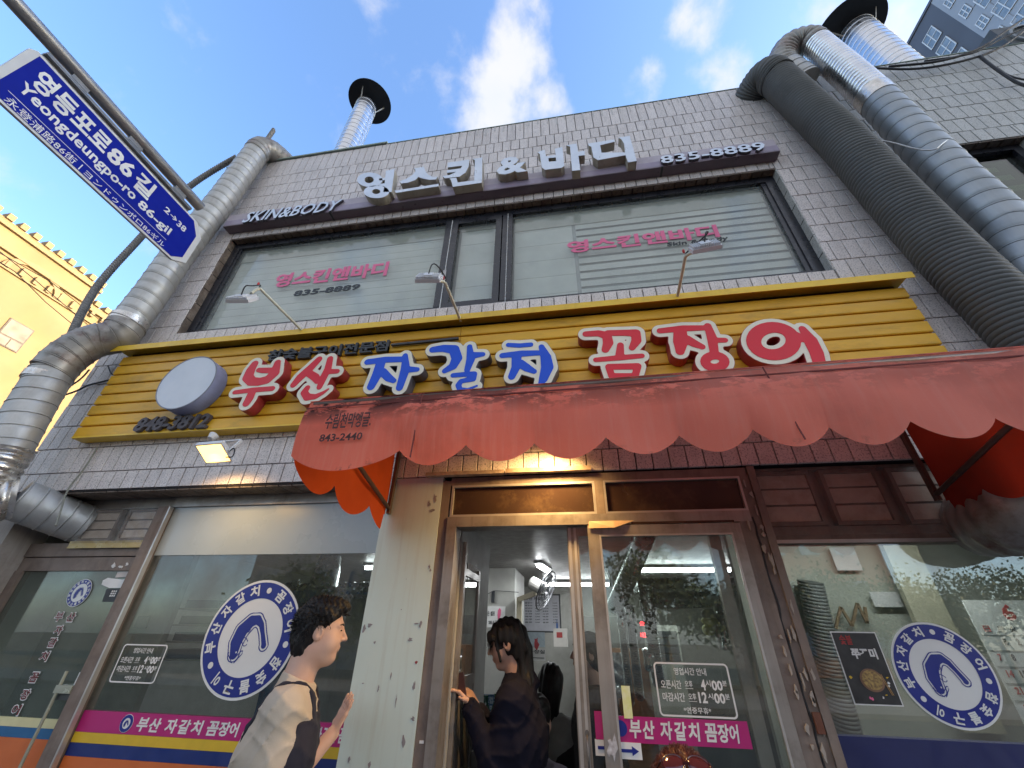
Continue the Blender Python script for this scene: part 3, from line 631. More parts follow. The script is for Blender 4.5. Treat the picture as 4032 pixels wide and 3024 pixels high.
# right hand ducts
dk = thing('charcoal_duct', 'thick dark ribbed duct leaning up the wall, left of the two ducts', 'duct', (2.4, -.2, 2.7), 'ducts up the right side')
DK = [at(4040, 1300, -.2), at(*C3((1725, 1659)), -.2).lerp(at(4040, 1300, -.2), .0), at(*C3((1330, 1240)), -.2), at(*C3((1062, 940)), -.2), at(*C3((620, 520)), -.2)]
_d = (DK[0]-DK[2]).normalized(); DK = [DK[0]+_d*((DK[0].z-2.62)/-_d.z)]+DK; DK = [Vector((DK[0].x+.03, .02, 2.42)), Vector((DK[0].x+.02, -.12, 2.46))]+DK
t0 = DK[-1]
obj('ribbed_pipe', duct(smooth_path(DK, 2), .165, .036, .0036, 'rib', 30, .03), m_darkd, dk, 60)
obj('elbow', duct(smooth_path([t0, t0+Vector((-.04, .0, .20)), t0+Vector((-.12, .20, .26)), t0+Vector((-.2, .5, .15))], 3), .170, .036, .005, 'rib', 30), m_darkd, dk, 60)
dg = thing('galvanised_duct', 'thick silver and grey duct with strap, right of the dark ribbed duct', 'duct', (3.0, -.2, 2.7), 'ducts up the right side')
GV = [at(4140, 1170, -.22), at(*C3((2110, 1480)), -.22), at(*C3((1785, 1180)), -.22), at(*C3((1510, 900)), -.22), at(*C3((1270, 655)), -.22)]
GT = [at(*C3((1270, 655)), -.22), at(*C3((1080, 480)), -.22), at(*C3((870, 300)), -.22)]
_d = (GV[0]-GV[2]).normalized(); _g = GV[0]+_d*((GV[0].z-2.55)/-_d.z); GV = [Vector((_g.x+.02, .02, 2.34)), Vector((_g.x+.01, -.13, 2.40)), _g]+GV
obj('pipe_section', duct(GV, .138, .13, .004, n=32, tilt=.03), m_galv2, dg, 40)
obj('ribbed_pipe', duct(GT, .138, .047, .004, 'rib', 32, .03), m_shiny, dg, 60)
obj('foil_band', MB().sweep(resample([GT[0]-(GT[0]-GV[-2]).normalized()*.02, GT[0]+(GT[1]-GT[0]).normalized()*.13], .02), .1435, 32), m_foil, dg, 40)
g0 = GT[-1]
obj('elbow', duct(smooth_path([g0, g0+Vector((-.02, 0, .17)), g0+Vector((-.20, .03, .20)), g0+Vector((-.33, .08, .02)), g0+Vector((-.34, .10, -.16))], 3), .142, .055, .005, 'rib', 32), m_rust, dg, 60)
obj('pipe_stub', duct([g0+Vector((-.34, .10, -.16)), g0+Vector((-.24, .12, -.50))], .15, .10), m_galv, dg, 40)
tp = GV[5].lerp(GV[6], .6)
obj('strap', MB().sweep(smooth_path([tp+Vector((.15, .12, .10)), tp+Vector((.12, -.10, .04)), tp+Vector((-.02, -.145, -.05)), tp+Vector((-.15, -.12, -.16)), DK[5].lerp(DK[6], .75)+Vector((.12, -.12, .0)), DK[5].lerp(DK[6], .55)+Vector((.0, -.16, .0))], 2), .005, 6), mat('wire', (.6, .6, .58), .4, .5), dg)
# chimneys with conical cowls
def chimney(b, t, r, capc, capr, lab, seed):
    c = thing('chimney', lab, 'chimney', b, 'steel chimneys on the roof')
    obj('pipe_section', duct([b, t], r, .13, .004, n=30), m_shiny, c, 40)
    ax = (Vector(t)-Vector(b)).normalized(); cc = Vector(capc)
    obj('cowl', MB().sweep([cc, cc+Vector((0, 0, .012)), cc+Vector((0, 0, .16)), cc+Vector((0, 0, .165))], [capr, capr, .05, .01], 40), m_capb, c, 40)
    q = MB()
    for k in range(3):
        a = k*2.1+seed; q.bar(Vector(t)+Vector((math.cos(a)*r*.95, math.sin(a)*r*.95, -.1)), cc+Vector((math.cos(a)*r*1.6, math.sin(a)*r*1.6, .05)), .02, .006)
    obj('bracket', q, mat('bracket_steel', (.3, .29, .27), .5, .5), c)
tb = at(1350, 600, .8); tt = at(1443, 420, .8); tb.z = 6.5; tb.x = tt.x
chimney(tb, tt, .185, at(1454, 408, .8)+Vector((0, 0, .06)), .40, 'thin steel chimney with black cowl behind the left part of the roof', .5)
tt = at(3372, 135, 1.2); tb = Vector((tt.x, tt.y, 6.5))
chimney(tb, tt, .27, tt+Vector((-.06, 0, .14)), .55, 'wide shiny chimney with black cowl behind the two ducts', 1.2)
# low right duct elbow under the awning
dr = thing('wrapped_duct', 'shiny wrapped duct elbow under the right end of the awning', 'duct', (2.4, -.2, 2.3))
obj('elbow', duct(smooth_path([at(3850, 2060, .08), at(3930, 2055, -.06), at(4030, 2010, -.22), at(4120, 1900, -.28), at(4140, 1740, -.28)], 3), .16, .07, .006, 'rib', 28), m_rust, dr, 60)
# small vent hose end on the roof edge left, cable on parapet
rc = thing('roof_cable', 'black cable looped along the roof edge by the right wing', 'cable', (3.6, 0, 6.95))
m_cab = mat('black_cable', (.02, .02, .022), .6)
for P_, r_ in (([(3440, 268), (3600, 275), (3760, 250), (3930, 200), (4060, 100)], .011), ([(3500, 262), (3700, 245), (3860, 195), (3960, 120), (4060, 55)], .012), ([(3640, 240), (3830, 215), (3890, 180), (3990, 130), (4070, 90)], .008),
               ([(3860, 222), (3880, 240), (3940, 285), (4010, 330), (4080, 350)], .013), ([(3865, 230), (3925, 275), (4000, 310), (4080, 318)], .008)):
    obj('cable', MB().sweep(smooth_path([at(x, y, -.06) for x, y in P_], 2), r_, 6), m_cab, rc)
bx = thing('outdoor_unit', 'dark rusty air conditioner unit on the roof at the top right corner', 'air conditioner', (4.9, .3, 7.0))
obj('casing', MB().box(4.95, 5.8, .05, .5, 7.02, 7.50), mat('unit_casing', (.08, .09, .09), .6, dirt=.5), bx)
obj('fan_grille', MB().disc((5.22, 7.26), .2, .03, .05, 32, inner=.17).disc((5.22, 7.26), .06, .03, .05, 16), mat('grille', (.25, .27, .28), .5), bx)

wc = thing('wall_cable', 'black cables strung on the tiles beside the left duct and yellow sign', 'cable', (-4.1, -.02, 3.3))
for P_, r_ in (([(246, 1558), (300, 1541), (345, 1516), (400, 1504), (430, 1496)], .008), ([(270, 1525), (320, 1492), (352, 1455)], .007), ([(425, 1440), (436, 1470), (445, 1475)], .006)): obj('cable', MB().sweep(smooth_path([at(x, y, -.02) for x, y in P_], 2), r_, 6), m_cab, wc)
hw = thing('hanging_wire', 'thin loose grey wire hanging from the yellow sign over the left louvre', 'wire', (-3.8, -.05, 2.7))
obj('wire', MB().sweep(smooth_path([at(385, 1760, -.02), at(330, 1850, -.02), at(262, 1930, -.03), at(243, 2000, -.06), at(220, 2070, -.15)], 2), .006, 6), mat('grey_wire', (.25, .25, .2), .6), hw)
ro = thing('roof_pipe_stub', 'wrapped hose end sticking up behind the left duct elbow', 'hose', (-3.8, .1, 7.2)); a_ = at(1045, 560, .1); obj('hose', duct([a_, at(1078, 512, .1)], .03, .03, .003, 'rib', 10), bpy.data.materials['hose_tape'], ro, 60)
# ================================================================== awning
def awning_mat():
    m = mat('red_awning_fabric', (.90, .24, .165), .85, c2=(.80, .19, .13), vs=2.2, dirt=.22, dirtc=(.25, .10, .08), ds=2.2, bump=.15, bs=120, trl=(1.0, .75, .55)); t = m.node_tree; n = t.nodes; l = t.links; b = n['Principled BSDF']
    src = b.inputs['Base Color'].links[0].from_socket
    geo = n.new('ShaderNodeNewGeometry'); sx = n.new('ShaderNodeSeparateXYZ'); l.new(geo.outputs['Position'], sx.inputs[0])
    def nz(sc, scale, det=8):
        mp = n.new('ShaderNodeMapping'); mp.inputs['Scale'].default_value = scale; l.new(geo.outputs['Position'], mp.inputs[0]); x = n.new('ShaderNodeTexNoise'); x.inputs['Scale'].default_value = sc; x.inputs['Detail'].default_value = det; x.inputs['Roughness'].default_value = .68; l.new(mp.outputs[0], x.inputs[0]); return x.outputs[0]
    def mr(s, a, b_, c, d):
        x = n.new('ShaderNodeMapRange'); l.new(s, x.inputs[0]); 
        for i, v in enumerate((a, b_, c, d)): x.inputs[i+1].default_value = v
        return x.outputs[0]
    def mm(op, a, b_):
        x = n.new('ShaderNodeMath'); x.operation = op; x.use_clamp = True
        for i, v in enumerate((a, b_)):
            if isinstance(v, (int, float)): x.inputs[i].default_value = v
            else: l.new(v, x.inputs[i])
        return x.outputs[0]
    def mx_(f, a, c):
        x = n.new('ShaderNodeMix'); x.data_type = 'RGBA'; l.new(f, x.inputs[0]); l.new(a, x.inputs[6]); x.inputs[7].default_value = (*c, 1); return x.outputs[2]
    streak = mr(nz(2.2, (16, 1, 1.2)), .48, .72, 0, .38)
    c1 = mx_(streak, src, (.86, .36, .28))
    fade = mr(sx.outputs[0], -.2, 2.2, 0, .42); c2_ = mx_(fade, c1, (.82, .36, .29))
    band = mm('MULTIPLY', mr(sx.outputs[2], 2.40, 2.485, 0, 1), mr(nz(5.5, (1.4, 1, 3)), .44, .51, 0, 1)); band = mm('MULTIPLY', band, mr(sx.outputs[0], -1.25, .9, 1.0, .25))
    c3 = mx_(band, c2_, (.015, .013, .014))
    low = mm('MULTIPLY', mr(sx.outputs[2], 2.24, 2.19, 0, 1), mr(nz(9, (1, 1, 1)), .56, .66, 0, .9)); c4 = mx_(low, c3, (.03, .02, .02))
    l.new(c4, b.inputs['Base Color'])
    for k in n:
        if k.type == 'BSDF_TRANSLUCENT': l.new(c4, k.inputs[0])
    return m
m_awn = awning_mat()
aw = thing('awning', 'faded red scalloped fabric awning stretched over the restaurant door', 'awning', (.35, -.5, 2.5))
XA, XB, YA = -1.225, 1.93, -.99
cusps = [XA, -.726, -.432, -.154, .128, .405, .663, .929, 1.187, 1.457, 1.73, XB]
def ztop(x): return 2.540 + .012*(x-XA)
def zbot(x):
    for a, b in zip(cusps[:-1], cusps[1:]):
        if a <= x <= b+1e-9:
            t = (x-a)/(b-a); base = 2.262+.006*(x-XA); return base - (.075 if b-a < .4 else .085)*max(0, math.sin(PI*t))**.8
    return 2.26
xs_ = sorted(set([XA+(XB-XA)*i/170 for i in range(171)]+cusps)); nv = 14; vs = []; fs = []
for x in xs_:
    a, b = ztop(x), zbot(x)
    for j in range(nv+1):
        t = j/nv; z = a+(b-a)*t
        y = YA - .018*math.sin(PI*t) - .012*t + .022*math.sin(x*5.1+1)*t*(1-t)*2 + .010*math.sin(x*11+z*7)*t + .007*math.sin(x*23-z*11+math.sin(x*3))*t*(1-t)*2 + (.010 if t < .16 else 0)
        vs.append((x, y, z))
for i in range(len(xs_)-1):
    for j in range(nv): a = i*(nv+1)+j; fs.append((a, a+nv+1, a+nv+2, a+1))
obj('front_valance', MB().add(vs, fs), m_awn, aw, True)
# roof of the awning, rising to the wall
vs = []; fs = []; ny = 14
for x in xs_:
    for j in range(ny+1):
        t = j/ny; vs.append((x, YA+.004+(-.012-YA)*t, ztop(x)+.001+(2.80-ztop(x))*t - .03*math.sin(PI*t)+.008*math.sin(x*6)*math.sin(PI*t)))
for i in range(len(xs_)-1):
    for j in range(ny): a = i*(ny+1)+j; fs.append((a, a+1, a+ny+2, a+ny+1))
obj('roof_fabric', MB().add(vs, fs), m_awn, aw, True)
m_side = mat('backlit_side_fabric', (.62, .10, .02), .85, c2=(.50, .07, .015), vs=3, dirt=.25, dirtc=(.3, .05, .01), trl=(1.6, .9, .4))  # sky backlight painted into the orange of the left side
m_side2 = mat('red_side_fabric', (.34, .035, .018), .85, c2=(.28, .03, .015), vs=3, dirt=.3, trl=(.8, .5, .35))  # darker copy of the same fabric, without the painted backlight
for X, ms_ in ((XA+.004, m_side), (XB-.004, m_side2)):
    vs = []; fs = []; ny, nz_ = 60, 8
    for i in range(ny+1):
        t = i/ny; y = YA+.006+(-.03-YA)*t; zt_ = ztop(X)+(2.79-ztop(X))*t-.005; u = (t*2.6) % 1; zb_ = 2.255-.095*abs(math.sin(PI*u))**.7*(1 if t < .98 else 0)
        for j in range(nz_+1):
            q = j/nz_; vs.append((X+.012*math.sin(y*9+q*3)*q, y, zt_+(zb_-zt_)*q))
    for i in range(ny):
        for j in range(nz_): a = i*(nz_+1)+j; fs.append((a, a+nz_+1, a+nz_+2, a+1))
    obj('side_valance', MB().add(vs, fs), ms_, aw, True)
m_bar = mat('awning_pipe', (.16, .12, .10), .5, .5, dirt=.5, dirtc=(.1, .03, .02))
q = MB()
obj('frame_bar', MB().sweep([(XA+.02, YA+.02, 2.53), (XB-.02, YA+.02, 2.56)], .014, 10), m_bar, aw, True)
for X in (XA+.03, XB-.03):
    obj('frame_bar', MB().sweep([(X, -.02, 2.29), (X, YA+.03, 2.525)], .013, 10), m_bar, aw, True); obj('frame_bar', MB().bar((X, -.018, 2.26), (X, -.018, 2.80), .03, .02), m_bar, aw)
obj('frame_bar', MB().sweep([(.35, -.02, 2.79), (.35, YA+.03, 2.555)], .012, 10), m_bar, aw, True)
m_ink = mat('faded_black_ink', (.07, .03, .03), .8)
ya = YA-.034
q = txtpx('수림천막앵글.', (1275, 1690), (1470, 1620), ya, off=.012, d=.002); obj('awning_lettering', q, m_ink, aw)
obj('awning_lettering', txtpx('843-2440', (1255, 1740), (1430, 1702), ya, off=.012, d=.002), m_ink, aw)
obj('seam', MB().bar((-.66, YA-.012, 2.53), (-.66, YA-.032, 2.22), .006, .004).bar((.78, YA-.012, 2.55), (.82, YA-.032, 2.22), .004, .004).bar((XA, YA-.004, 2.498), (XB, YA-.004, 2.53), .003, .006), mat('seam_stitch', (.16, .035, .03), .9), aw)
# ================================================================== ground floor
m_alu = mat('weathered_aluminium', (.36, .33, .30), .42, .55, c2=(.28, .25, .22), vs=5, dirt=.45, dirtc=(.10, .07, .05), ds=5, streak=.35)
m_alul = mat('bright_aluminium', (.55, .53, .50), .38, .6, c2=(.45, .43, .40), vs=6, dirt=.2)
m_brn = mat('peeling_brown_frame', (.24, .19, .155), .6, c2=(.17, .125, .10), vs=6, dirt=.6, dirtc=(.06, .04, .03), ds=4, streak=.4, bump=.3)
m_cpnl = mat('plastic_covered_panel', (.36, .31, .27), .35, c2=(.28, .23, .20), vs=9, dirt=.5, dirtc=(.15, .07, .05), ds=4, bump=.6, bs=14)
m_pil = mat('painted_pillar', (.62, .72, .66), .6, c2=(.58, .68, .62), vs=2, dirt=.10, dirtc=(.34, .27, .17), ds=1.4, streak=.25)
m_chip = mat('bare_plaster_chip', (.30, .28, .29), .9, c2=(.22, .20, .21), vs=25)
m_sg = glassmat('shop_glass', (.86, .90, .88), .07, 1.0, 0.0, .05, (.35, .38, .35))
m_sg2 = glassmat('shop_glass_right', (.86, .90, .88), .14, 1.0, 0.0, .03, (.4, .42, .38))
m_dg = glassmat('door_glass', (.9, .93, .91), .06, .95, 0.0, .03, (.35, .37, .35))
m_dark = mat('tinted_transom', (.05, .03, .02), .18, c2=(.035, .02, .014), vs=3, dirt=.5, dirtc=(.16, .10, .05), ds=5, spec=.5)
YW = .20        # plane of the left shopfront
def ps(x, z): return (x*2.7/2.6, 1.6+(z-1.6)*2.7/2.6)
# pillar
pil = obj('pillar', MB().box(-1.245, -.862, 0.0, .26, 0, 2.496), m_pil, bld)
random.seed(11)
def chip(cx, cz, w, h, y, n=11):
    return [(cx+w*math.cos(2*PI*i/n)*random.uniform(.35, 1.25), cz+h*math.sin(2*PI*i/n)*random.uniform(.35, 1.25)) for i in range(n)]
for px, py, w, h in ((1455, 2462, .018, .010), (1435, 2475, .012, .02), (1418, 2530, .008, .010), (1475, 2530, .006, .008), (1400, 2640, .012, .035), (1490, 2710, .005, .015), (1430, 2690, .008, .003), (1655, 2460, .012, .018), (1640, 2455, .018, .005), (1615, 2518, .016, .008), (1640, 2608, .008, .008),
                     (1630, 2700, .008, .020), (1588, 2920, .010, .024), (1625, 2830, .012, .010), (1375, 2990, .007, .018), (1455, 3010, .008, .012), (1690, 2230, .006, .014), (1695, 2245, .005, .01), (1580, 2400, .003, .003), (1600, 2280, .003, .003), (1540, 2660, .003, .016), (1560, 2760, .003, .03), (1690, 1985, .012, .02), (1715, 1960, .01, .03), (1700, 2010, .02, .01)):
    c = at(px, py, 0)
    if -1.24 < c.x-w and c.x+w < -.866: obj('paint_chip', MB().prism([chip(c.x, c.z, w, h, 0)], -.0015, -.0003), m_chip if px != 1640 or py != 2608 else mat('red_wax', (.35, .05, .06), .5), pil)
# tile band over the door bottom trim: crumbly lip
obj('lip', MB().box(-.97, -.45, -.05, -.006, 2.492, 2.515).box(-.44, .10, -.045, -.006, 2.495, 2.522), mat('crumbled_lip', (.50, .38, .28), .9, c2=(.32, .22, .15), vs=20, bump=1, dirt=.5), bld)
# ---- entrance frame (plane y ~ 0)
m_jmb = m_brn
en = obj('door_frame', MB().box(-.860, -.805, 0.003, .14, 0, 2.47).box(-.805, 1.0, .004, .13, 2.437, 2.488).box(.112, .165, .0, .13, 2.236, 2.437).box(.955, 1.005, .002, .15, 0, 2.44), m_brn, bld)
obj('rail', MB().box(-.805, .955, -.004, .13, 2.176, 2.236), m_alu, en, label='header rail over the sliding doors')
obj('jamb', MB().box(-.804, -.745, -.006, .12, 0, 2.176), m_alu, en)
obj('transom_bead', frame_rect(-.795, .112, 2.236, 2.437, .014, .0, .03), m_alul, en); obj('transom_bead', frame_rect(.165, .955, 2.236, 2.437, .012, .0, .03), m_alul, en)
obj('transom_panel', MB().box(-.785, .105, .02, .03, 2.248, 2.425), m_dark, en, label='brown stained left transom'); obj('transom_panel', MB().box(.175, .945, .02, .03, 2.246, 2.427), m_dark, en)
# torn vinyl strip and cracked gap over the right sash
obj('torn_strip', MB().add([(.055, -.02, 2.150), (.20, -.034, 2.148), (.25, -.01, 2.160), (.32, -.006, 2.192), (.20, -.02, 2.190), (.06, -.016, 2.190)], [(0, 1, 2, 3, 4, 5)]), mat('peeled_vinyl', (.60, .42, .26), .5, c2=(.45, .30, .18), vs=12), en)
obj('gap', MB().box(.30, .86, -.0065, -.0045, 2.172, 2.184), m_dark, en)
# sliding sashes: front one closed on the right, the other pushed open behind it
sh = obj('sliding_sash', MB().box(.048, .112, -.010, .03, 0, 2.168).box(.836, .885, -.010, .03, 0, 2.168).box(.112, .836, -.009, .029, 2.115, 2.168).box(.112, .836, -.009, .029, 0, .35), m_alu, en)
obj('sash_glass', MB().box(.112, .836, .008, .013, .35, 2.115), m_dg, sh); obj('bead', frame_rect(.112, .836, .35, 2.115, .010, -.012, .0), m_alul, sh)
s2_ = obj('sliding_sash', MB().box(-.072, -.008, .045, .085, 0, 2.17).box(.72, .78, .045, .085, 0, 2.17).box(-.008, .72, .046, .084, 2.12, 2.17).box(-.008, .72, .046, .084, 0, .35), m_alu, en)
obj('sash_glass', MB().box(-.008, .72, .062, .067, .35, 2.12), m_dg, s2_)
q = MB().box(-.066, -.050, .038, .045, 0, 2.168).box(-.034, -.020, .038, .045, 0, 2.168); obj('ridge', q, m_alul, s2_)
obj('handle', MB().sweep(smooth_path([(-.028, .04, 1.22), (-.028, .02, 1.20), (-.028, .005, 1.14), (-.028, .02, 1.08), (-.028, .04, 1.06)], 2), .005, 8).disc((-.028, 1.225), .010, .034, .038, 12, .014).disc((-.028, 1.055), .010, .034, .038, 12, .014), mat('antique_handle', (.20, .18, .16), .4, .8), s2_)
# inner swing leaf seen edge on at the left of the opening
q = MB().box(-.735, -.715, .16, .20, 0, 2.12).box(-.735, -.715, .56, .60, 0, 2.0).box(-.735, -.715, .20, .56, 1.93, 1.97).box(-.735, -.715, .20, .56, 1.36, 1.41).box(-.734, -.718, .20, .56, .1, 1.36)
lf = obj('inner_leaf', q, m_alu, en); obj('leaf_glass', MB().box(-.728, -.724, .20, .56, 1.41, 1.93), m_dg, lf)
obj('side_lining', MB().box(-.80, -.738, .125, 1.0, 0, 2.25), mat('inner_lining', (.42, .42, .40), .7, dirt=.3), en)
# right post with cracked paint
pr = obj('door_post', MB().box(.887, .953, -.004, .13, 0, 2.176).box(1.006, 1.045, -.012, .2, 0, 2.49), m_brn, bld)
random.seed(4); q = MB()
for i in range(26):
    z = random.uniform(1.1, 2.4); x = random.choice((.93, .97, .99, 1.02)); lp = chip(x, z, random.uniform(.004, .012), random.uniform(.01, .045), 0, 9); q.prism([lp], -.0155, -.0128 if x > 1.0 else -.0055)
obj('paint_flakes', q, mat('pale_flakes', (.40, .35, .30), .9), pr)['kind'] = 'stuff'
obj('hinge', MB().box(.97, 1.0, -.016, -.004, 1.27, 1.345), mat('rusty_hinge', (.16, .06, .035), .8, dirt=.5), pr)
q = MB()
zc = 1.05; xc = .962
while zc < 2.2: nx = .962+random.uniform(-.006, .006); q.bar((xc, -.001, zc), (nx, -.001, zc+.05), .007, .006, up=(0, 1, 0)); xc = nx; zc += .05
obj('crack', q, m_cab, pr)
# ---- right shopfront
YR = .10
rb = obj('shop_window', MB().box(1.045, 3.6, YR-.02, YR+.06, 2.07, 2.16).box(1.045, 3.6, YR-.03, YR+.06, 2.484, 2.50).box(1.0, 1.05, YR-.05, YR+.06, 0, 2.07).box(3.55, 3.6, YR-.05, YR+.06, 0, 2.49), m_brn, bld)
obj('panel_backing', MB().box(1.05, 3.55, YR+.03, YR+.05, 2.15, 2.49), m_brn, rb)  # added sheet that stops light leaking between the panels
obj('bright_rail', MB().box(1.05, 3.55, YR-.024, YR-.021, 2.072, 2.090), m_alul, rb)
obj('sash_glass', MB().box(1.05, 3.55, YR, YR+.006, 1.0, 2.07), m_sg2, rb)
obj('knee_panel', MB().box(1.05, 3.55, YR-.004, YR+.05, 0, 1.253), mat('navy_panel', (.012, .018, .10), .45, c2=(.01, .015, .085)), rb)
m_plw = mat('old_panel', (.66, .56, .47), .6, c2=(.52, .42, .34), vs=12, dirt=.5, dirtc=(.20, .11, .08), ds=5)
for a, b in ((1.062, 1.38), (1.43, 1.74), (1.79, 2.09), (2.14, 2.46), (2.5, 2.85)):
    pv = obj('louvre_panel', frame_rect(a, b, 2.165, 2.483, .022, YR-.02, YR+.02), m_brn, rb)
    for i in range(3): z = 2.187+i*.0965; obj('panel_board', MB().box(a+.024, b-.024, YR-.006-.003*(i % 2), YR+.02, z+.004, z+.0885), m_plw, pv)
m_plastic = glassmat('plastic_sheet', (.86, .85, .82), .03, .5, .25, .18, (.55, .52, .48))
def wrinkled(x0, x1, z0, z1, y, amp=.010, nx=40, nz_=14, sd=1):
    vs = []; fs = []
    for i in range(nx+1):
        for j in range(nz_+1):
            x = x0+(x1-x0)*i/nx; z = z0+(z1-z0)*j/nz_; w = (x*2.1+z*3.3)*14+sd
            vs.append((x, y+amp*(math.sin(w)*.5+math.sin(w*2.3+x*9)*.35+.3*math.sin(z*40+x*12)), z))
    for i in range(nx):
        for j in range(nz_): a = i*(nz_+1)+j; fs.append((a, a+nz_+1, a+nz_+2, a+1))
    return MB().add(vs, fs)
obj('plastic_sheet', wrinkled(1.06, 2.15, 2.11, 2.48, YR-.04), m_plastic, rb, True)
# ---- left shopfront
YWg = YW
mx0, mx1 = -3.135, -3.035
lb = obj('shop_window', MB().box(mx1, -1.25, YW-.02, YW+.05, 2.405, 2.478).box(-4.17, -1.25, YW+.01, YW+.06, 2.41, 2.49), m_alu, bld)
obj('mullion', MB().box(mx0, mx1-.005, YW-.045, YW+.06, 0, 2.405), m_brn, lb)
obj('bead', MB().box(mx1-.004, mx1+.008, YW-.05, YW-.02, 0, 2.40), m_alul, lb)
obj('sash_glass', MB().box(mx1, -1.25, YW, YW+.006, 1.19, 2.062), m_sg, lb)
obj('frosted_band', MB().box(mx1, -1.25, YW-.003, YW+.008, 2.064, 2.405), mat('frosted_grey', (.40, .45, .45), .28, c2=(.34, .39, .39), vs=1.5, spec=.7, dirt=.15, dirtc=(.2, .22, .2), ds=2), lb)
m_mag = mat('magenta_vinyl', (.46, .018, .17), .4, c2=(.41, .016, .155)); m_ylv = mat('yellow_vinyl', (.72, .48, .03), .45); m_nvv = mat('navy_vinyl', (.012, .03, .17), .4); m_orv = mat('orange_vinyl', (.62, .15, .035), .45, c2=(.56, .13, .03)); m_whv = mat('white_vinyl', (.80, .80, .78), .5)
for nm, z0, z1, m in (('magenta_strip', 1.092, 1.190, m_mag), ('yellow_strip', 1.044, 1.091, m_ylv), ('navy_strip', .985, 1.043, m_nvv), ('orange_strip', .55, .984, m_orv)): obj(nm, MB().box(mx1+.008, -1.25, YW-.004, YW+.03, z0, z1), m, lb)
for nm, z0, z1, m in (('yellow_strip', 1.095, 1.139, mat('pale_yellow_vinyl', (.72, .66, .36), .45)), ('blue_strip', 1.046, 1.094, mat('blue_vinyl', (.02, .13, .30), .4)), ('orange_strip', .55, 1.045, m_orv)): obj(nm, MB().box(-4.14, mx0, YW+.006, YW+.02, z0, z1), m, lb)
# louvre bay, header and glazed door on the far left
ld = obj('glass_door', MB().box(-4.165, mx0, YW-.01, YW+.05, 2.062, 2.155).box(-4.16, mx0, YW-.004, YW+.05, 1.965, 2.055).box(-4.165, -4.10, YW-.01, YW+.05, 0, 1.965), m_brn, bld)
obj('sash_glass', MB().box(-4.10, mx0, YW+.012, YW+.018, .4, 1.965), glassmat('door_glass_left', (.80, .86, .82), .06, .9, 0, .16, (.30, .33, .29)), ld)
obj('door_handle', MB().sweep([(-3.245, YW-.04, 1.38), (-3.245, YW-.04, .75)], .009, 10).box(-3.26, -3.14, YW-.05, YW+.01, 1.27, 1.31), mat('clear_bar_handle', (.42, .44, .36), .2, .3), ld)
obj('lock', MB().box(-3.235, -3.14, YW-.03, YW+.01, 1.235, 1.30), mat('dark_lock', (.05, .05, .05), .4), ld)
for a, b in ((-3.76, -3.47), (-3.41, -3.15)):
    pv = obj('louvre_panel', frame_rect(a, b, 2.165, 2.395, .018, YW-.02, YW+.02), m_brn, lb)
    for i in range(3): z = 2.185+i*.067; obj('panel_board', MB().box(a+.02, b-.02, YW-.008, YW+.02, z+.004, z+.06), m_plw, pv)
obj('plastic_sheet', wrinkled(-3.77, -3.13, 2.15, 2.40, YW-.035, .008, 26, 10), m_plastic, lb, True)
obj('packing_tape', wrinkled(-3.79, -3.15, 2.115, 2.165, YW-.03, .004, 24, 3), mat('brown_tape', (.48, .34, .10), .3, c2=(.40, .28, .08), vs=9), lb, True)
obj('paint_remnants', MB().prism([chip(-3.33, 2.00, .022, .018, 0)], YW-.008, YW-.005).prism([chip(-3.26, 1.99, .020, .012, 0)], YW-.008, YW-.005).prism([chip(-3.22, 2.005, .016, .012, 0)], YW-.008, YW-.005), mat('torn_white_paper', (.75, .74, .72), .8), ld)
# far left post and next wall
obj('corner_post', MB().box(-4.40, -4.17, .02, .3, 0, 2.487), mat('cracked_post', (.42, .38, .34), .8, c2=(.32, .28, .24), vs=4, dirt=.5, streak=.3), bld)
nb = tag(obj('neighbour_wall', MB().box(-5.2, -4.42, .3, .45, 0, 2.6), mat('pale_wall', (.40, .41, .35), .85, dirt=.4, c2=(.33, .34, .29))), 'pale grey-green wall beside the left corner below the duct', 'wall')
# interior shell
m_ceil = mat('restaurant_ceiling', (.24, .23, .22), .4, c2=(.20, .19, .18)); m_wall = mat('restaurant_wall', (.34, .34, .31), .7, c2=(.28, .28, .25), dirt=.15)
struct('interior_floor', MB().box(-4.16, 3.5, .27, 6.9, 0.0, .02), mat('floor_tile', (.16, .15, .14), .5))
obj('interior_ceiling', MB().box(-4.2, 3.6, .27, 6.9, 2.36, 2.40).box(-4.2, 3.6, .255, .27, 2.30, 2.5), m_ceil, bld)
obj('interior_wall', MB().box(-4.2, 3.6, 5.2, 5.25, 0, 2.36).box(3.55, 3.6, .27, 5.2, 0, 2.36).box(-4.2, -4.16, .27, 5.2, 0, 2.36), m_wall, bld)
obj('upper_floor', MB().box(XL+.2, XR, .26, 6.9, 2.5, 2.6), m_conc, bld)
obj('right_unit_front', MB().box(3.6, XR, .1, .2, 0, 2.49), m_brn, bld)
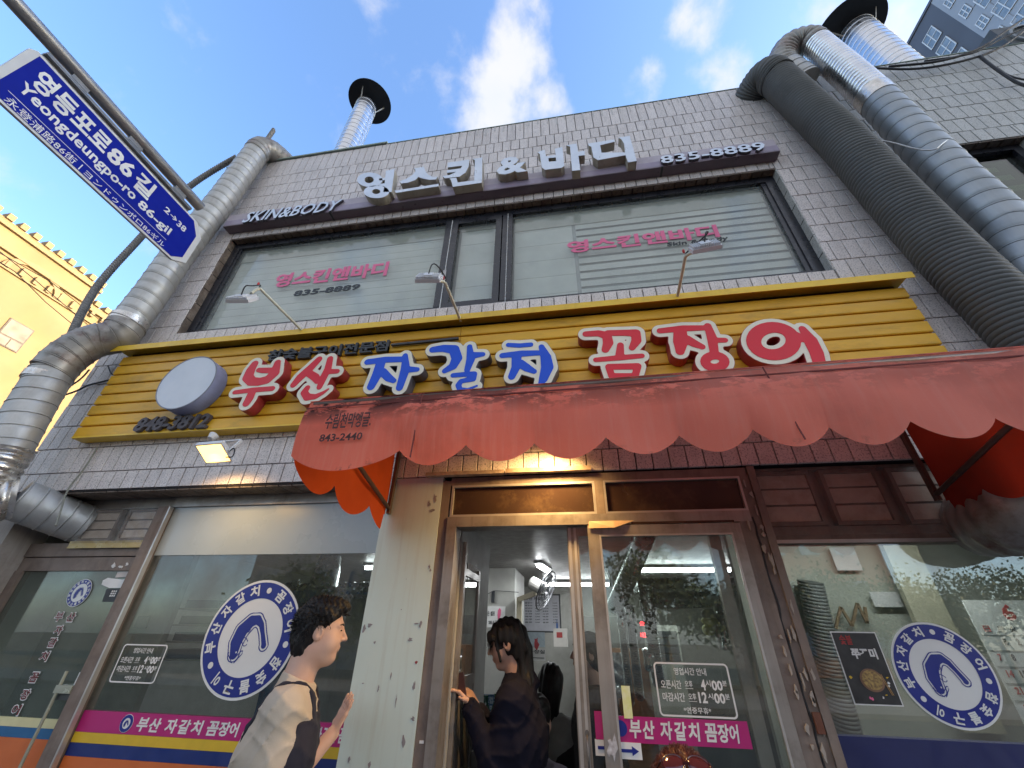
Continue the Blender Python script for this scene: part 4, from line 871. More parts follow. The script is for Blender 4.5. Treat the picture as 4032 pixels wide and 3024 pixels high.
# ================================================================== stickers, posters and notices on the glass
def ringtxt(mb, cx, cz, r, size, y, glyph_list, start=-14, step=22.5, d=.001):
    for i, g in enumerate(glyph_list):
        a = R(start+i*step); x, z = cx+r*math.sin(a), cz+r*math.cos(a)
        if g == '•': mb.disc((x, z), size*.26, y-d, y, 14)
        else:
            w = size*(.62 if g in '이' else .95)
            txt(g, x-w/2, x+w/2, z-size/2, z+size/2, y, d=d, off=.03, mb=mb, rot=-a)
    return mb
GL = list('치•꼼장어•참숯불구이•부산자갈')
m_nv = mat('sticker_blue', (.012, .025, .24), .4, c2=(.010, .02, .21)); m_wh = mat('sticker_white', (.74, .75, .73), .5, c2=(.68, .69, .67), vs=4)
def eel(cx, cz, r, y):
    k = r; P = lambda L_: [(cx+a*k, cz+b*k, w*k) for a, b, w in L_]
    body = [P([(-.36, -.46, .12), (-.40, -.15, .18), (-.33, .14, .19), (-.12, .38, .16), (.08, .43, .12), (.25, .31, .08), (.38, .08, .06), (.50, -.16, .07)]), P([(.52, -.22, .08)])]
    outl = lambda X, Z: sd2(body, X, Z)-.075*k; o2 = lambda X, Z: sd2(body, X, Z)-.045*k; B = (cx-k*.8, cx+k*.8, cz-k*.8, cz+k*.8); st = k/34
    line = lambda X, Z: np.maximum(outl(X, Z), -o2(X, Z))
    a = plate(line, B, st, y-.0010, y-.0002); b = plate(lambda X, Z: np.maximum(sd2(body, X, Z), -(np.hypot(X-(cx-.30*k), Z-(cz-.40*k))-.03*k)), B, st, y-.0010, y-.0002)
    fin = [P([(-.16, -.10, .05), (-.10, -.16, .06)]), P([(-.45, -.32, .02), (-.50, -.44, .02), (-.30, -.62, .03), (-.12, -.40, .02)]), P([(-.12, .16, .035)])]
    c = plate(lambda X, Z: np.abs(sd2(fin, X, Z)-.02*k)-.012*k, B, st, y-.0014, y-.0011)
    return a.join(b).join(c)
def round_sticker(cx, cz, r, y, lab, par=None):
    t = thing('round_sticker', lab, 'sticker', (cx, y, cz), 'round eel restaurant stickers on the glass')
    obj('disc', MB().disc((cx, cz), r, y-.001, y, 64), m_wh, t); obj('blue_ring', MB().disc((cx, cz), r*.955, y-.0022, y-.0012, 64, inner=r*.66), m_nv, t)
    obj('lettering', ringtxt(MB(), cx, cz, r*.81, r*.21, y-.0026, GL), m_wh, t); obj('eel_emblem', eel(cx, cz, r*.66, y-.0012), m_nv, t); return t
s_ = 2.7/2.6
cx, cz = ps(-2.015, 1.585); round_sticker(cx+.025, cz, .318, YW-.006, 'big round blue and white eel sticker on the left window, beside the man')
round_sticker(1.632, 1.497, .205, YR-.006, 'round blue and white eel sticker on the right window, beside the poster')
cx, cz = ps(-3.388, 1.815); round_sticker(cx, cz, .088, YW+.008, 'small round eel sticker at the top of the left glass door')
# hours notices
def hours(x0, x1, z0, z1, y, lab):
    t = thing('hours_sign', lab, 'notice', ((x0+x1)/2, y, (z0+z1)/2), 'opening hours decals'); w = x1-x0; h = z1-z0
    fr = plate(lambda X, Z: np.abs(np.hypot(np.maximum(np.abs(X-(x0+x1)/2)-w/2+.02, 0), np.maximum(np.abs(Z-(z0+z1)/2)-h/2+.02, 0))-.016)-.0036, (x0-.01, x1+.01, z0-.01, z1+.01), .0045, y-.001, y)
    obj('border', fr, m_whv, t); q = MB(); L_ = lambda s, a, b, c, d, o=.01: txt(s, x0+a*w, x0+b*w, z0+c*h, z0+d*h, y, off=o, mb=q, d=.001)
    L_('영업시간 안내', .27, .70, .76, .90); L_('오픈시간', .07, .34, .50, .66); L_('오후', .39, .49, .54, .66); L_('4', .60, .66, .49, .69, .03); L_('시', .665, .73, .56, .68); L_('00', .74, .88, .49, .68, .03); L_('분', .885, .94, .58, .68)
    L_('마감시간', .07, .36, .27, .43); L_('오후', .41, .51, .31, .43); L_('12', .54, .65, .26, .46, .03); L_('시', .665, .73, .33, .44); L_('00', .74, .88, .26, .45, .03); L_('분', .885, .94, .34, .44)
    L_('*연중무휴*', .32, .67, .07, .18); q.box(x0+.39*w, x0+.49*w, y-.001, y, z0+.51*h, z0+.518*h).box(x0+.41*w, x0+.51*w, y-.001, y, z0+.28*h, z0+.288*h); obj('lettering', q, m_whv, t)
a, b = ps(-2.838, 1.339), ps(-2.525, 1.533); hours(a[0], b[0], a[1], b[1], YW-.006, 'white outlined opening hours decal on the left window above the magenta strip')
hours(.315, .66, 1.305, 1.515, .006, 'white outlined opening hours decal on the sliding door')
# magenta banners
def script_name(x0, x1, z0, z1, y, mb):
    for g, a, b in zip('부산자갈치꼼장어', (0, .125, .29, .42, .55, .70, .815, .92), (.11, .235, .40, .53, .65, .81, .915, 1.0)): txt(g, x0+(x1-x0)*a, x0+(x1-x0)*b, z0, z1, y, off=.03, shear=.10, mb=mb, d=.001)
    return mb
ms_ = [o for o in bld.children if o.name.startswith('shop_window')]
lbw = lb
q = script_name(-2.63, -1.97, 1.108, 1.172, YW-.0045, MB()); script_name(-1.60, -1.26, 1.108, 1.172, YW-.0045, q); obj('banner_lettering', q, m_whv, lbw)
for cx in (-2.70, -1.70): obj('mini_emblem', MB().disc((cx, 1.141), .042, YW-.006, YW-.005, 28), m_whv, lbw); obj('mini_emblem_ring', MB().disc((cx, 1.141), .040, YW-.0072, YW-.0062, 28, inner=.025), m_nv, lbw); obj('mini_emblem_eel', eel(cx, 1.141, .024, YW-.0062), m_nv, lbw)
t = thing('magenta_banner', 'magenta strip sticker with white Korean lettering low on the sliding door glass', 'banner', (.35, .005, 1.25))
obj('strip', MB().box(.012, .048, .036, .040, 1.205, 1.31).box(.112, .69, .002, .005, 1.205, 1.300), m_mag, t)
obj('banner_lettering', script_name(.165, .64, 1.222, 1.288, .0015, MB()), m_whv, t); obj('mini_emblem', MB().disc((.128, 1.255), .030, .0, .0015, 24), m_nv, t)
t = thing('arrow_sign', 'white arrow notice below the magenta banner on the sliding door', 'notice', (.12, 0, 1.18)); obj('sheet', MB().box(.112, .212, .001, .004, 1.148, 1.206), m_whv, t); obj('sheet', MB().box(.006, .047, .036, .040, 1.148, 1.206), m_whv, t)
obj('arrow', MB().box(.115, .17, -.001, .0005, 1.171, 1.183).prism([[(.17, 1.160), (.200, 1.177), (.17, 1.194)]], -.001, .0005).box(.018, .047, .034, .0355, 1.171, 1.183), m_nv, t)
t = tag(obj('yellow_note', MB().box(.150, .190, .0, .003, 1.292, 1.415), mat('yellow_note_mat', (.72, .74, .22), .6, c2=(.80, .80, .55), vs=30)), 'upright yellow and white paper slip stuck above the magenta banner', 'note')
t = tag(obj('worn_sticker', MB().prism([chip(.08, 1.185, .026, .055, 0, 13)], -.0125, -.0105), mat('worn_sticker_mat', (.60, .60, .62), .8, c2=(.35, .33, .34), vs=60)), 'scraped remains of a white sticker on the sliding door stile', 'sticker')
t = tag(obj('push_label', txt('밀양어', -.045+.03, .04, 2.135, 2.155, .043, mb=MB().box(-.012, .046, .0435, .045, 2.128, 2.162)), m_whv), 'small white label at the top between the two sliding sashes', 'label') if False else None
# food poster on the right window
px0, px1, pz0, pz1 = 1.205, 1.408, 1.367, 1.657; yp = YR-.004
t = thing('food_poster', 'black food poster with white Korean title and a round pot, left of the round sticker', 'poster', ((px0+px1)/2, yp, (pz0+pz1)/2))
obj('border', MB().box(px0, px1, yp, yp+.001, pz0, pz1), m_whv, t); obj('sheet', MB().box(px0+.005, px1-.005, yp-.0015, yp-.0003, pz0+.005, pz1-.005), mat('poster_black', (.02, .02, .022), .4, c2=(.04, .04, .04), vs=20), t)
obj('title', txt('쭈꾸미', px0+.062, px1-.030, pz0+.178, pz0+.222, yp-.0017, off=.04), m_whv, t); obj('title', txt('숯불', px0+.030, px0+.085, pz0+.235, pz0+.275, yp-.0017, off=.02), mat('poster_red', (.40, .03, .03), .5), t)
obj('bowl', MB().disc((px0+.110, pz0+.095), .050, yp-.0035, yp-.0017, 32, .045), mat('bowl_brown', (.22, .12, .07), .5), t); obj('stew', MB().disc((px0+.110, pz0+.096), .042, yp-.0050, yp-.0037, 32, .038), mat('stew_food', (.50, .34, .10), .5, c2=(.10, .05, .03), vs=90), t)
obj('chopsticks', MB().bar((px0+.150, yp-.003, pz0+.12), (px0+.172, yp-.003, pz0+.04), .002, .002).bar((px0+.156, yp-.003, pz0+.12), (px0+.178, yp-.003, pz0+.04), .002, .002), mat('chopstick', (.5, .3, .12), .5), t)
random.seed(2)
for i in range(13):
    a = random.uniform(0, 2*PI); x, z = px0+.10+.078*math.cos(a), pz0+.11+.088*math.sin(a)
    if not (pz0+.17 < z < pz0+.28): obj('garnish', MB().prism([chip(x, z, .006, .006, 0, 7)], yp-.003, yp-.0017), (m_whv, m_ylv, m_pink)[i % 3], t)
# small paper labels on the posts
for (px, py, w, h, lab) in ((1660, 2922, .022, .011, 'tiny white phone label low on the left door jamb'),):
    c = at(px, py, -.001); tag(obj('label_sticker', MB().box(c.x-w/2, c.x+w/2, -.0025, -.0008+.004, c.z-h/2, c.z+h/2), m_whv), lab, 'label')
c = at(3052, 2280, .04); tag(obj('oval_label', MB().disc((c.x, c.z), .022, .034, .040, 20, .010), mat('black_label', (.03, .03, .04), .5)), 'small black curved label on the right window post', 'label')
# papers at the top of the left glass door
t = thing('paper_notice', 'torn white paper and black card with white squares inside the left glass door', 'notice', (-3.2, YW, 1.9)); yb_ = YW+.008
def pp(px, py): p = at(px, py, yb_); return (p.x, p.z)
obj('torn_paper', MB().prism([[pp(405, 2285), pp(425, 2275), pp(480, 2282), pp(515, 2275), pp(500, 2315), pp(430, 2315), pp(400, 2302)]], yb_, yb_+.002), m_whv, t); obj('torn_paper', MB().prism([[pp(463, 2252), pp(530, 2248), pp(520, 2270), pp(453, 2274)]], yb_, yb_+.002), mat('paper_print', (.62, .58, .55), .8), t)
obj('black_card', MB().prism([[pp(420, 2318), pp(498, 2318), pp(478, 2370), pp(402, 2369)]], yb_, yb_+.002), m_chr, t)
q = MB(); c0 = pp(448, 2335)
for i in range(3):
    for j in range(3): q.box(c0[0]-.022+i*.016, c0[0]-.012+i*.016, yb_-.002, yb_-.0005, c0[1]-.022+j*.014, c0[1]-.012+j*.014)
obj('squares', q, m_whv, t)
# vertical lettering on the left glass door
t = thing('door_lettering', 'dark red outlined Korean letters running down the left glass door', 'lettering', (-3.5, YW, 1.5)); m_dr = mat('dark_red_vinyl', (.16, .01, .015), .5)
for g, (px, py) in zip('부산자갈치꼼장어', ((233, 2428), (280, 2430), (231, 2481), (207, 2530), (175, 2584), (135, 2667), (100, 2735), (64, 2795))):
    c = at(px, py, yb_); h = .026; txt_ = lambda o, yy, mm, nm: obj(nm, txt(g, c.x-.030-o, c.x+.030+o, c.z-h-o, c.z+h+o, yy, d=.0008, off=.02+o*6), mm, t)
    txt_(.005, yb_, m_whv, 'letter_outline'); txt_(0, yb_-.0010, m_dr, 'letter')
c = at(305, 2695, YW-.002); tag(obj('pull_label', txt('당기시오', -.05+c.x, .05+c.x, c.z-.012, c.z+.012, YW-.0125, rot=R(-90), mb=MB().box(c.x-.016, c.x+.016, YW-.0122, YW-.010, c.z-.062, c.z+.062)), m_whv), 'narrow white label beside the lock of the left glass door', 'label')
# ================================================================== floodlights over the signs
m_lw = mat('white_lamp_housing', (.70, .70, .70), .4, c2=(.62, .62, .62)); m_lens = mat('lamp_lens', (.5, .52, .55), .2, spec=.8); m_arm = mat('ivory_arm', (.66, .64, .50), .5, dirt=.3, dirtc=(.4, .3, .15))
def flood(base, elbow, head, aim, lab):
    base, elbow, head = Vector(base), Vector(elbow), Vector(head)
    t = thing('floodlight', lab, 'lamp', base, 'white floodlights on arms above the yellow sign')
    obj('arm', MB().sweep(smooth_path([base, base.lerp(elbow, .9), elbow, elbow.lerp(head, .5)], 2), .011, 10), m_arm, t, True)
    d = Vector(aim).normalized(); x = d.cross(Vector((0, 0, 1))).normalized(); y = d.cross(x); M = Matrix((x, y, d)).transposed().to_4x4(); M.translation = head
    h = obj('housing', MB().box(-.085, .085, -.065, .065, -.012, .012, M).box(-.03, .03, -.04, .04, -.035, -.012, M), m_lw, t)
    q = MB()
    for i in range(13): q.box(-.078+i*.0125, -.0745+i*.0125, -.062, .062, -.03, -.0125, M)
    f_ = obj('cooling_fins', q, m_lw, h); f_['kind'] = 'stuff'
    obj('lens', MB().box(-.075, .075, -.056, .056, .0125, .015, M), m_lens, h)
    obj('power_lead', MB().sweep(smooth_path([head-d*.035, head-d*.07+Vector((.02, 0, .05)), head-d*.03+Vector((.05, 0, .09)), elbow+Vector((.01, 0, .03)), elbow], 3), .0045, 6), m_cab, t, True)
    obj('wire_nut', MB().sphere(elbow+Vector((-.01, -.01, .03)), .009, 6, (1, 1, 2)), mat('red_wire', (.5, .02, .02), .5), t)
    return t
Yh = -.62
flood(at(1200, 1312, -.14), at(1020, 1132, Yh+.08), at(955, 1180, Yh), (-.1, .75, -.55), 'white floodlight on a bent arm, leftmost of the three over the yellow sign')
flood(at(1815, 1265, -.14), at(1752, 1110, Yh+.12), at(1690, 1098, Yh), (-.1, .75, -.45), 'white floodlight in the middle, in front of the narrow sash')
flood(at(2665, 1180, -.14), at(2700, 1005, Yh+.12), at(2775, 975, Yh), (.1, .75, -.45), 'white floodlight on an arm in front of the right upstairs pane')
# lit floodlight below the sign
def lit_lamp(c, aim, lab, power, w=.10, cone=140, back=(0, -.42, .90)):
    c = Vector(c); t = thing('lit_floodlight', lab, 'lamp', c)
    d = Vector(aim).normalized(); x = d.cross(Vector((0, 1, 0))).normalized(); y = d.cross(x); M = Matrix((x, y, d)).transposed().to_4x4(); M.translation = c
    obj('housing', MB().box(-w, w, -w*.8, w*.8, -.02, .01, M), m_lw, t)
    obj('bracket', MB().bar(M @ Vector((-w-.01, 0, 0)), M @ Vector((-w-.01, 0, -.13)), .008, .02).bar(M @ Vector((w+.01, 0, 0)), M @ Vector((w+.01, 0, -.13)), .008, .02).bar(M @ Vector((-w-.01, 0, -.13)), M @ Vector((w+.01, 0, -.13)), .02, .008), m_lw, t)
    m = bpy.data.materials.get('lit_lens') or mat('lit_lens', (1, .8, .5), .5, emit=(1, .60, .17), es=.75)
    obj('lit_lens', MB().box(-w*.9, w*.9, -w*.7, w*.7, .0105, .013, M), m, t)
    ld_ = bpy.data.lights.new('lamp_light', 'SPOT'); lo = bpy.data.objects.new('lamp_light', ld_); COL.objects.link(lo); lo.parent = t; lo.location = d*.03; ld_.energy = power; ld_.color = (1, .60, .22); ld_.spot_size = R(cone); ld_.spot_blend = 1; ld_.shadow_soft_size = .06
    lo.rotation_euler = Vector(back).to_track_quat('Z', 'Y').to_euler(); return t
lp = lit_lamp(at(845, 1782, -.24), (.03, -.50, -.87), 'lit warm floodlight bracketed under the yellow sign near the phone number', 6)
cc = at(843, 1715, -.10)
obj('ceiling_rose', MB().sweep([cc, cc+Vector((0, -.02, -.035))], [.035, .02], 16), m_lw, lp); obj('lamp_lead', MB().sweep(smooth_path([at(905, 1775, -.24), at(925, 1760, -.22), at(920, 1800, -.24), at(890, 1800, -.23)], 2), .004, 6), m_cab, lp)
lit_lamp((-.10, -.20, 2.66), (-.12, .28, -.95), 'warm floodlight hidden behind the awning valance over the entrance', 19, .08, 172, (.25, -.15, .95))
# ================================================================== street name sign on its arm
XS = -2.74
m_pole = mat('street_pole', (.30, .31, .32), .4, .6, c2=(.24, .25, .26), dirt=.2); m_sb = mat('street_sign_blue', (.003, .014, .30), .55, c2=(.003, .012, .27), spec=.12); m_sw = mat('street_sign_white', (.62, .64, .64), .45, c2=(.55, .57, .58))
sg = thing('street_sign', 'blue street name sign with white multilingual lettering hanging from a grey arm', 'street sign', (XS, -3.9, 0))
Z0, Y0 = 1.6, -2.5
obj('arm', MB().sweep([(XS, -4.0, 4.36), (XS, Y0+1.545, 4.40)], .040, 20), m_pole, sg, 40); obj('post', MB().sweep([(XS, -4.0, 0), (XS, -4.0, 4.6)], .07, 20), m_pole, sg, 40)
ztp, zbt = Z0+2.675, Z0+2.245
pan = [(Y0+.50, zbt), (Y0+1.58, zbt), (Y0+1.665, zbt+.06), (Y0+1.665, ztp-.10), (Y0+1.58, ztp-.01), (Y0+.50, ztp-.01), (Y0+.475, ztp-.04), (Y0+.475, zbt+.03)]
def yzprism(P, x0, x1, loops=None):
    mb = MB(); tmp = MB().prism(loops or [P], 0, 1); mb.v = [(x0 if y == 0 else x1, a, z) for a, y, z in tmp.v]; mb.f = tmp.f; return mb
obj('panel', yzprism(pan, XS-.01, XS+.008), m_sw, sg)
blue = [(Y0+.505, zbt+.016), (Y0+1.56, zbt+.016), (Y0+1.625, zbt+.075), (Y0+1.625, ztp-.12), (Y0+1.555, ztp-.028), (Y0+.515, ztp-.028)]
obj('blue_field', yzprism(blue, XS+.0085, XS+.0105), m_sb, sg)
mf = lambda x, y, z: (XS+.0106-y, x, z)
q = MB()
def st_txt(s, a, b, c, d, off=.03): txt(s, Y0+a, Y0+b, Z0+c, Z0+d, 0, d=.0012, off=off, mb=q, mapf=mf)
st_txt('영등포로', .56, .955, 2.462, 2.612, .03); st_txt('86', .965, 1.12, 2.475, 2.595, .03); st_txt('길', 1.14, 1.262, 2.462, 2.612, .03); st_txt('Yeongdeungpo-ro', .555, 1.205, 2.355, 2.452, .02); st_txt('86-gil', 1.235, 1.475, 2.355, 2.44, .02)
st_txt('永登浦路86街', .565, .90, 2.263, 2.312, .0); st_txt('ヨンドゥンポロ86ギル', .955, 1.49, 2.265, 2.308, .0); st_txt('2', 1.365, 1.405, 2.505, 2.552, .02); st_txt('→', 1.413, 1.465, 2.507, 2.545, .02); st_txt('38', 1.475, 1.545, 2.495, 2.545, .02)
q.v += [mf(a, y, b) for y in (-.0012, 0) for a, b in ((Y0+.55, Z0+2.327), (Y0+1.48, Z0+2.331), (Y0+1.48, Z0+2.334), (Y0+.55, Z0+2.330))]; k = len(q.v)-8; q.f += [(k, k+1, k+2, k+3)]
q.v += [mf(a, -.0012, b) for a, b in ((Y0+.925, Z0+2.265), (Y0+.930, Z0+2.265), (Y0+.930, Z0+2.31), (Y0+.925, Z0+2.31))]; q.f += [(k+8, k+9, k+10, k+11)]
obj('lettering', q, mat('reflective_white', (.80, .82, .80), .5), sg)
q = MB().box(XS-.03, XS-.011, Y0+.52, Y0+1.50, ztp+.002, ztp+.020).box(XS-.028, XS+.012, Y0+.52, Y0+1.50, ztp+.022, ztp+.030).box(XS-.03, XS+.010, Y0+.52, Y0+1.50, ztp+.034, ztp+.046)
obj('hanging_rail', q, m_pole, sg)
for a in (.68, 1.03, 1.38): obj('clamp', MB().box(XS-.012, XS+.012, Y0+a-.045, Y0+a+.045, ztp+.046, 4.37), m_pole, sg)
# ================================================================== far buildings
m_ybl = mat('ochre_render', (.36, .275, .15), .85, c2=(.29, .215, .115), vs=.35, dirt=.45, dirtc=(.36, .24, .10), ds=.3); m_ytr = mat('ochre_trim', (.36, .28, .16), .8)
m_win = mat('far_window_glass', (.15, .13, .10), .4, c2=(.07, .07, .065), vs=.8, spec=.5); m_wfr = mat('dark_window_frame', (.06, .05, .05), .5)
yb = thing('ochre_building', 'sunlit ochre building with battlements and arched cornice on the far left', 'building', (-34, 12, 0))
X = -34
obj('wall', MB().box(X-14, X, -8, 14.5, 0, 23.3), m_ybl, yb); obj('wall', MB().box(X-14, X-.02, 14.5, 22, 0, 21.8), m_ybl, yb)
y = -7.5
while y < 14.3: obj('merlon', MB().box(X-.5, X+.12, y, y+.36, 23.3, 23.72), m_ytr, yb); y += .72
y = 14.6
while y < 22: obj('merlon', MB().box(X-.5, X+.12, y, y+.36, 21.8, 22.2), m_ytr, yb); y += .72
for a, b, z in ((-8, 14.5, 22.9), (-8, 14.5, 21.55), (14.5, 22, 21.35)): obj('cornice', MB().box(X, X+.18, a, b, z-.12, z+.12), m_ytr, yb)
y = -7.5
while y < 14.2: obj('corbel', MB().box(X, X+.20, y, y+.22, 20.55, 21.1), m_ytr, yb); y += .75
y = 14.7
while y < 22: obj('corbel', MB().box(X, X+.20, y, y+.22, 20.85, 21.3), m_ytr, yb); y += .75
for a, b in ((-8, 22),): obj('cornice', MB().box(X, X+.12, a, b, 20.42, 20.52), m_ytr, yb)
obj('arch', yzprism([(Y_, Z_) for Y_, Z_ in [(11.2+1.6*math.cos(PI*i/12), 20.6+1.2*math.sin(PI*i/12)) for i in range(13)]], X, X+.14, [[(11.2+1.6*math.cos(PI*i/14), 20.55+1.3*math.sin(PI*i/14)) for i in range(15)]+[(11.2+1.3*math.cos(PI*(14-i)/14), 20.55+1.0*math.sin(PI*(14-i)/14)) for i in range(15)]]), m_ytr, yb)
for z in (4.9, 7.9, 10.9, 13.9, 17.9):
    h = 1.65
    for y in (-5.5, -3, -.6, 2.0, 4.4, 7.0, 9.4, 11.7, 14.3, 17.0, 19.6):
        w_ = obj('window', MB().box(X, X+.05, y-.06, y+1.24, z-h-.06, z+.06), m_wfr, yb); obj('pane', MB().box(X+.051, X+.07, y, y+1.18, z-h*.62, z), m_win, w_); obj('pane', MB().box(X+.051, X+.07, y, y+.56, z-h, z-h*.68), m_win, w_); obj('pane', MB().box(X+.051, X+.07, y+.62, y+1.18, z-h, z-h*.68), m_win, w_)
pw = thing('power_lines', 'two black wires crossing in front of the ochre building', 'cable', (-20, 3, 12))
for p in (((-20, 975), (130, 1095), (300, 1240), (450, 1370)), ((-20, 1020), (60, 1070), (180, 1190), (350, 1330)), ((-20, 985), (200, 1110), (445, 1300), (520, 1370))):
    obj('wire', MB().sweep([onx(x, y, -16) for x, y in p], .013, 6), m_cab, pw)
XT = .703*60; ZT_ = 61.6
tw = thing('grey_tower', 'grey apartment tower with white cross windows rising at the top right', 'building', (XT, 22, 0))
m_tdk = mat('dark_grey_render', (.11, .12, .15), .8, c2=(.10, .11, .135), vs=.2); m_tlt = mat('light_grey_render', (.36, .38, .42), .85, c2=(.32, .34, .38), vs=.3); m_tw = mat('white_pvc', (.72, .73, .75), .5); m_tg = mat('tower_glass', (.16, .20, .24), .12, c2=(.28, .32, .36), vs=1.2, spec=.8)
yc = .4445*60-2.5
obj('wall', MB().box(XT, XT+16, yc-4.3, yc, 0, ZT_), m_tdk, tw); obj('wall', MB().box(XT-.03, XT+16, yc-22, yc-4.3, 0, ZT_), m_tlt, tw); obj('parapet', MB().box(XT-.12, XT+16.1, yc-22, yc+.1, ZT_, ZT_+.35), m_tdk, tw)
for k in range(16):
    zt_ = ZT_-2.0-k*2.88
    for Yc_, w, h, md in ((yc-2.2, 1.55, 2.1, 2), (yc-5.15, .85, 1.35, 1), (yc-6.7, 1.5, 2.0, 2), (yc-10.2, 1.5, 2.0, 2), (yc-13.5, .85, 1.35, 1), (yc-16.5, 1.5, 2.0, 2)):
        if md == 2 and Yc_ < yc-5: zt2 = zt_-.9
        else: zt2 = zt_
        xx = XT if Yc_ > yc-4.3 else XT-.03
        q = MB(); fw_ = .09; y0_, y1_, z0_, z1_ = Yc_-w/2, Yc_+w/2, zt2-h, zt2
        q.box(xx-.10, xx-.02, y0_, y0_+fw_, z0_, z1_).box(xx-.10, xx-.02, y1_-fw_, y1_, z0_, z1_).box(xx-.098, xx-.02, y0_, y1_, z1_-fw_, z1_).box(xx-.098, xx-.02, y0_, y1_, z0_, z0_+fw_).box(xx-.096, xx-.02, Yc_-.04, Yc_+.04, z0_, z1_).box(xx-.094, xx-.02, y0_, y1_, (z0_+z1_)/2-.04, (z0_+z1_)/2+.04)
        w_ = obj('window', q, m_tw, tw); obj('pane', MB().box(xx-.05, xx-.01, y0_+.02, y1_-.02, z0_+.02, z1_-.02), m_tg, w_)
        if md == 1: obj('vent_louvre', MB().box(xx-.06, xx-.01, y0_-.85, y0_-.1, z0_, z1_), m_tlt, tw)
# ================================================================== across the street (seen in the glass)
m_bk = [mat('street_block_%s' % n, c, .85, c2=tuple(v*.85 for v in c), vs=.4) for n, c in (('buff', (.42, .37, .30)), ('grey', (.34, .35, .36)), ('brick', (.30, .17, .12)))]
for i, (x0, x1, y0, h, m, lab) in enumerate(((-22, -13, -24, 8.5, 1, 'low grey block across the street, furthest left of three'), (-10, -3.5, -26, 7.0, 0, 'buff block across the street with flat roof, middle of three'), (12, 20, -30, 9, 2, 'brick block across the street, furthest right of three'))):
    b_ = thing('street_block', lab, 'building', ((x0+x1)/2, y0, 0), 'blocks across the street'); obj('wall', MB().box(x0, x1, y0-8, y0, -.1, h), m_bk[m], b_)
    obj('rooftop_box', MB().box(x0+1, x0+3.2, y0-3, y0-.8, h, h+1.6), m_bk[(m+1) % 3], b_)
    for z in np.arange(1.0, h-1.4, 2.9):
        for x in np.arange(x0+.8, x1-1.4, 2.2): obj('window', MB().box(x, x+1.2, y0, y0+.06, z, z+1.3), m_tg, b_)
m_leaf = [mat('leaf_%d' % i, c, .7, c2=tuple(v*.6 for v in c), vs=1.5) for i, c in enumerate(((.035, .065, .018), (.05, .085, .022)))]; m_bark = mat('bark', (.10, .08, .06), .9, bump=.5)
def tree(x, y, h, rad, lab, seed, mi=0):
    rg = np.random.default_rng(seed); t = thing('street_tree', lab, 'tree', (x, y, -.1), 'trees across the street')
    tr = MB().sweep([(x, y, -.1), (x+.05, y, h*.25), (x, y, h*.5), (x+.1, y, h*.8)], [.17, .13, .09, .03], 8); tips = []
    for k in range(9):
        a = k*2.4+rg.uniform(0, .5); z0 = h*rg.uniform(.32, .62); e = Vector((x+math.cos(a)*rad*rg.uniform(.5, .85), y+math.sin(a)*rad*rg.uniform(.5, .85), z0+h*rg.uniform(.12, .30))); tr.sweep([(x, y, z0), Vector((x, y, z0)).lerp(e, .5)+Vector((0, 0, .1)), e], [.06, .04, .015], 6); tips.append(e)
    tips += [Vector((x, y, h*.9)), Vector((x+.3, y, h*.8))]
    obj('trunk', tr, m_bark, t); vs = []; fs = []; n = 5200
    cs = [tips[i] for i in rg.integers(0, len(tips), n)]
    for c in cs:
        o = rg.normal(0, rad*.23, 3); p = c+Vector(o)*1.0; s = rg.uniform(.06, .13); a = Vector(rg.normal(0, 1, 3)).normalized()*s; b = a.cross(Vector(rg.normal(0, 1, 3))).normalized()*s*.6; k = len(vs); vs += [p-a, p+b, p+a, p-b]; fs.append((k, k+1, k+2, k+3))
    obj('crown', MB().add(vs, fs), m_leaf[mi], t)
for i, (x, y, h, r_, lab) in enumerate(((-15, -19, 4.6, 2.0, 'leafy street tree opposite the far left window'), (-9.5, -19, 4.2, 1.9, 'leafy street tree opposite the left window'), (-4, -20, 4.2, 1.9, 'low street tree opposite the painted pillar'), (3.2, -18, 5.0, 2.0, 'leafy street tree opposite the sliding door'), (7.2, -21, 3.9, 1.9, 'tall street tree opposite the right window'), (11.5, -22, 4.6, 2.2, 'tallest street tree opposite the right end'), (16.5, -24, 4.2, 2.6, 'broad street tree beyond the tallest one'), (22, -27, 5, 3.0, 'large street tree furthest right'))): tree(x, y, h, r_, lab, 40+i, i % 2)
mt_ = thing('lattice_mast', 'thin lattice radio mast far behind the street trees', 'mast', (30, -60, 0)); q = MB()
for sx, sy in ((-1, -1), (1, -1), (1, 1), (-1, 1)): q.bar((30+sx*1.2, -60+sy*1.2, 0), (30+sx*.15, -60+sy*.15, 28), .12)
for k in range(12):
    z = k*2.3; w = 1.2-1.05*z/28; q.bar((30-w, -60+w, z), (30+w, -60+w, z+2.3), .07).bar((30+w, -60+w, z), (30-w, -60+w, z+2.3), .07).bar((30-w, -60+w, z), (30+w, -60+w, z), .07)
q.bar((30, -60, 28), (30, -60, 36), .1); obj('lattice', q, m_pole, mt_)
wo = thing('hill', 'wooded hill', 'hill') if False else None
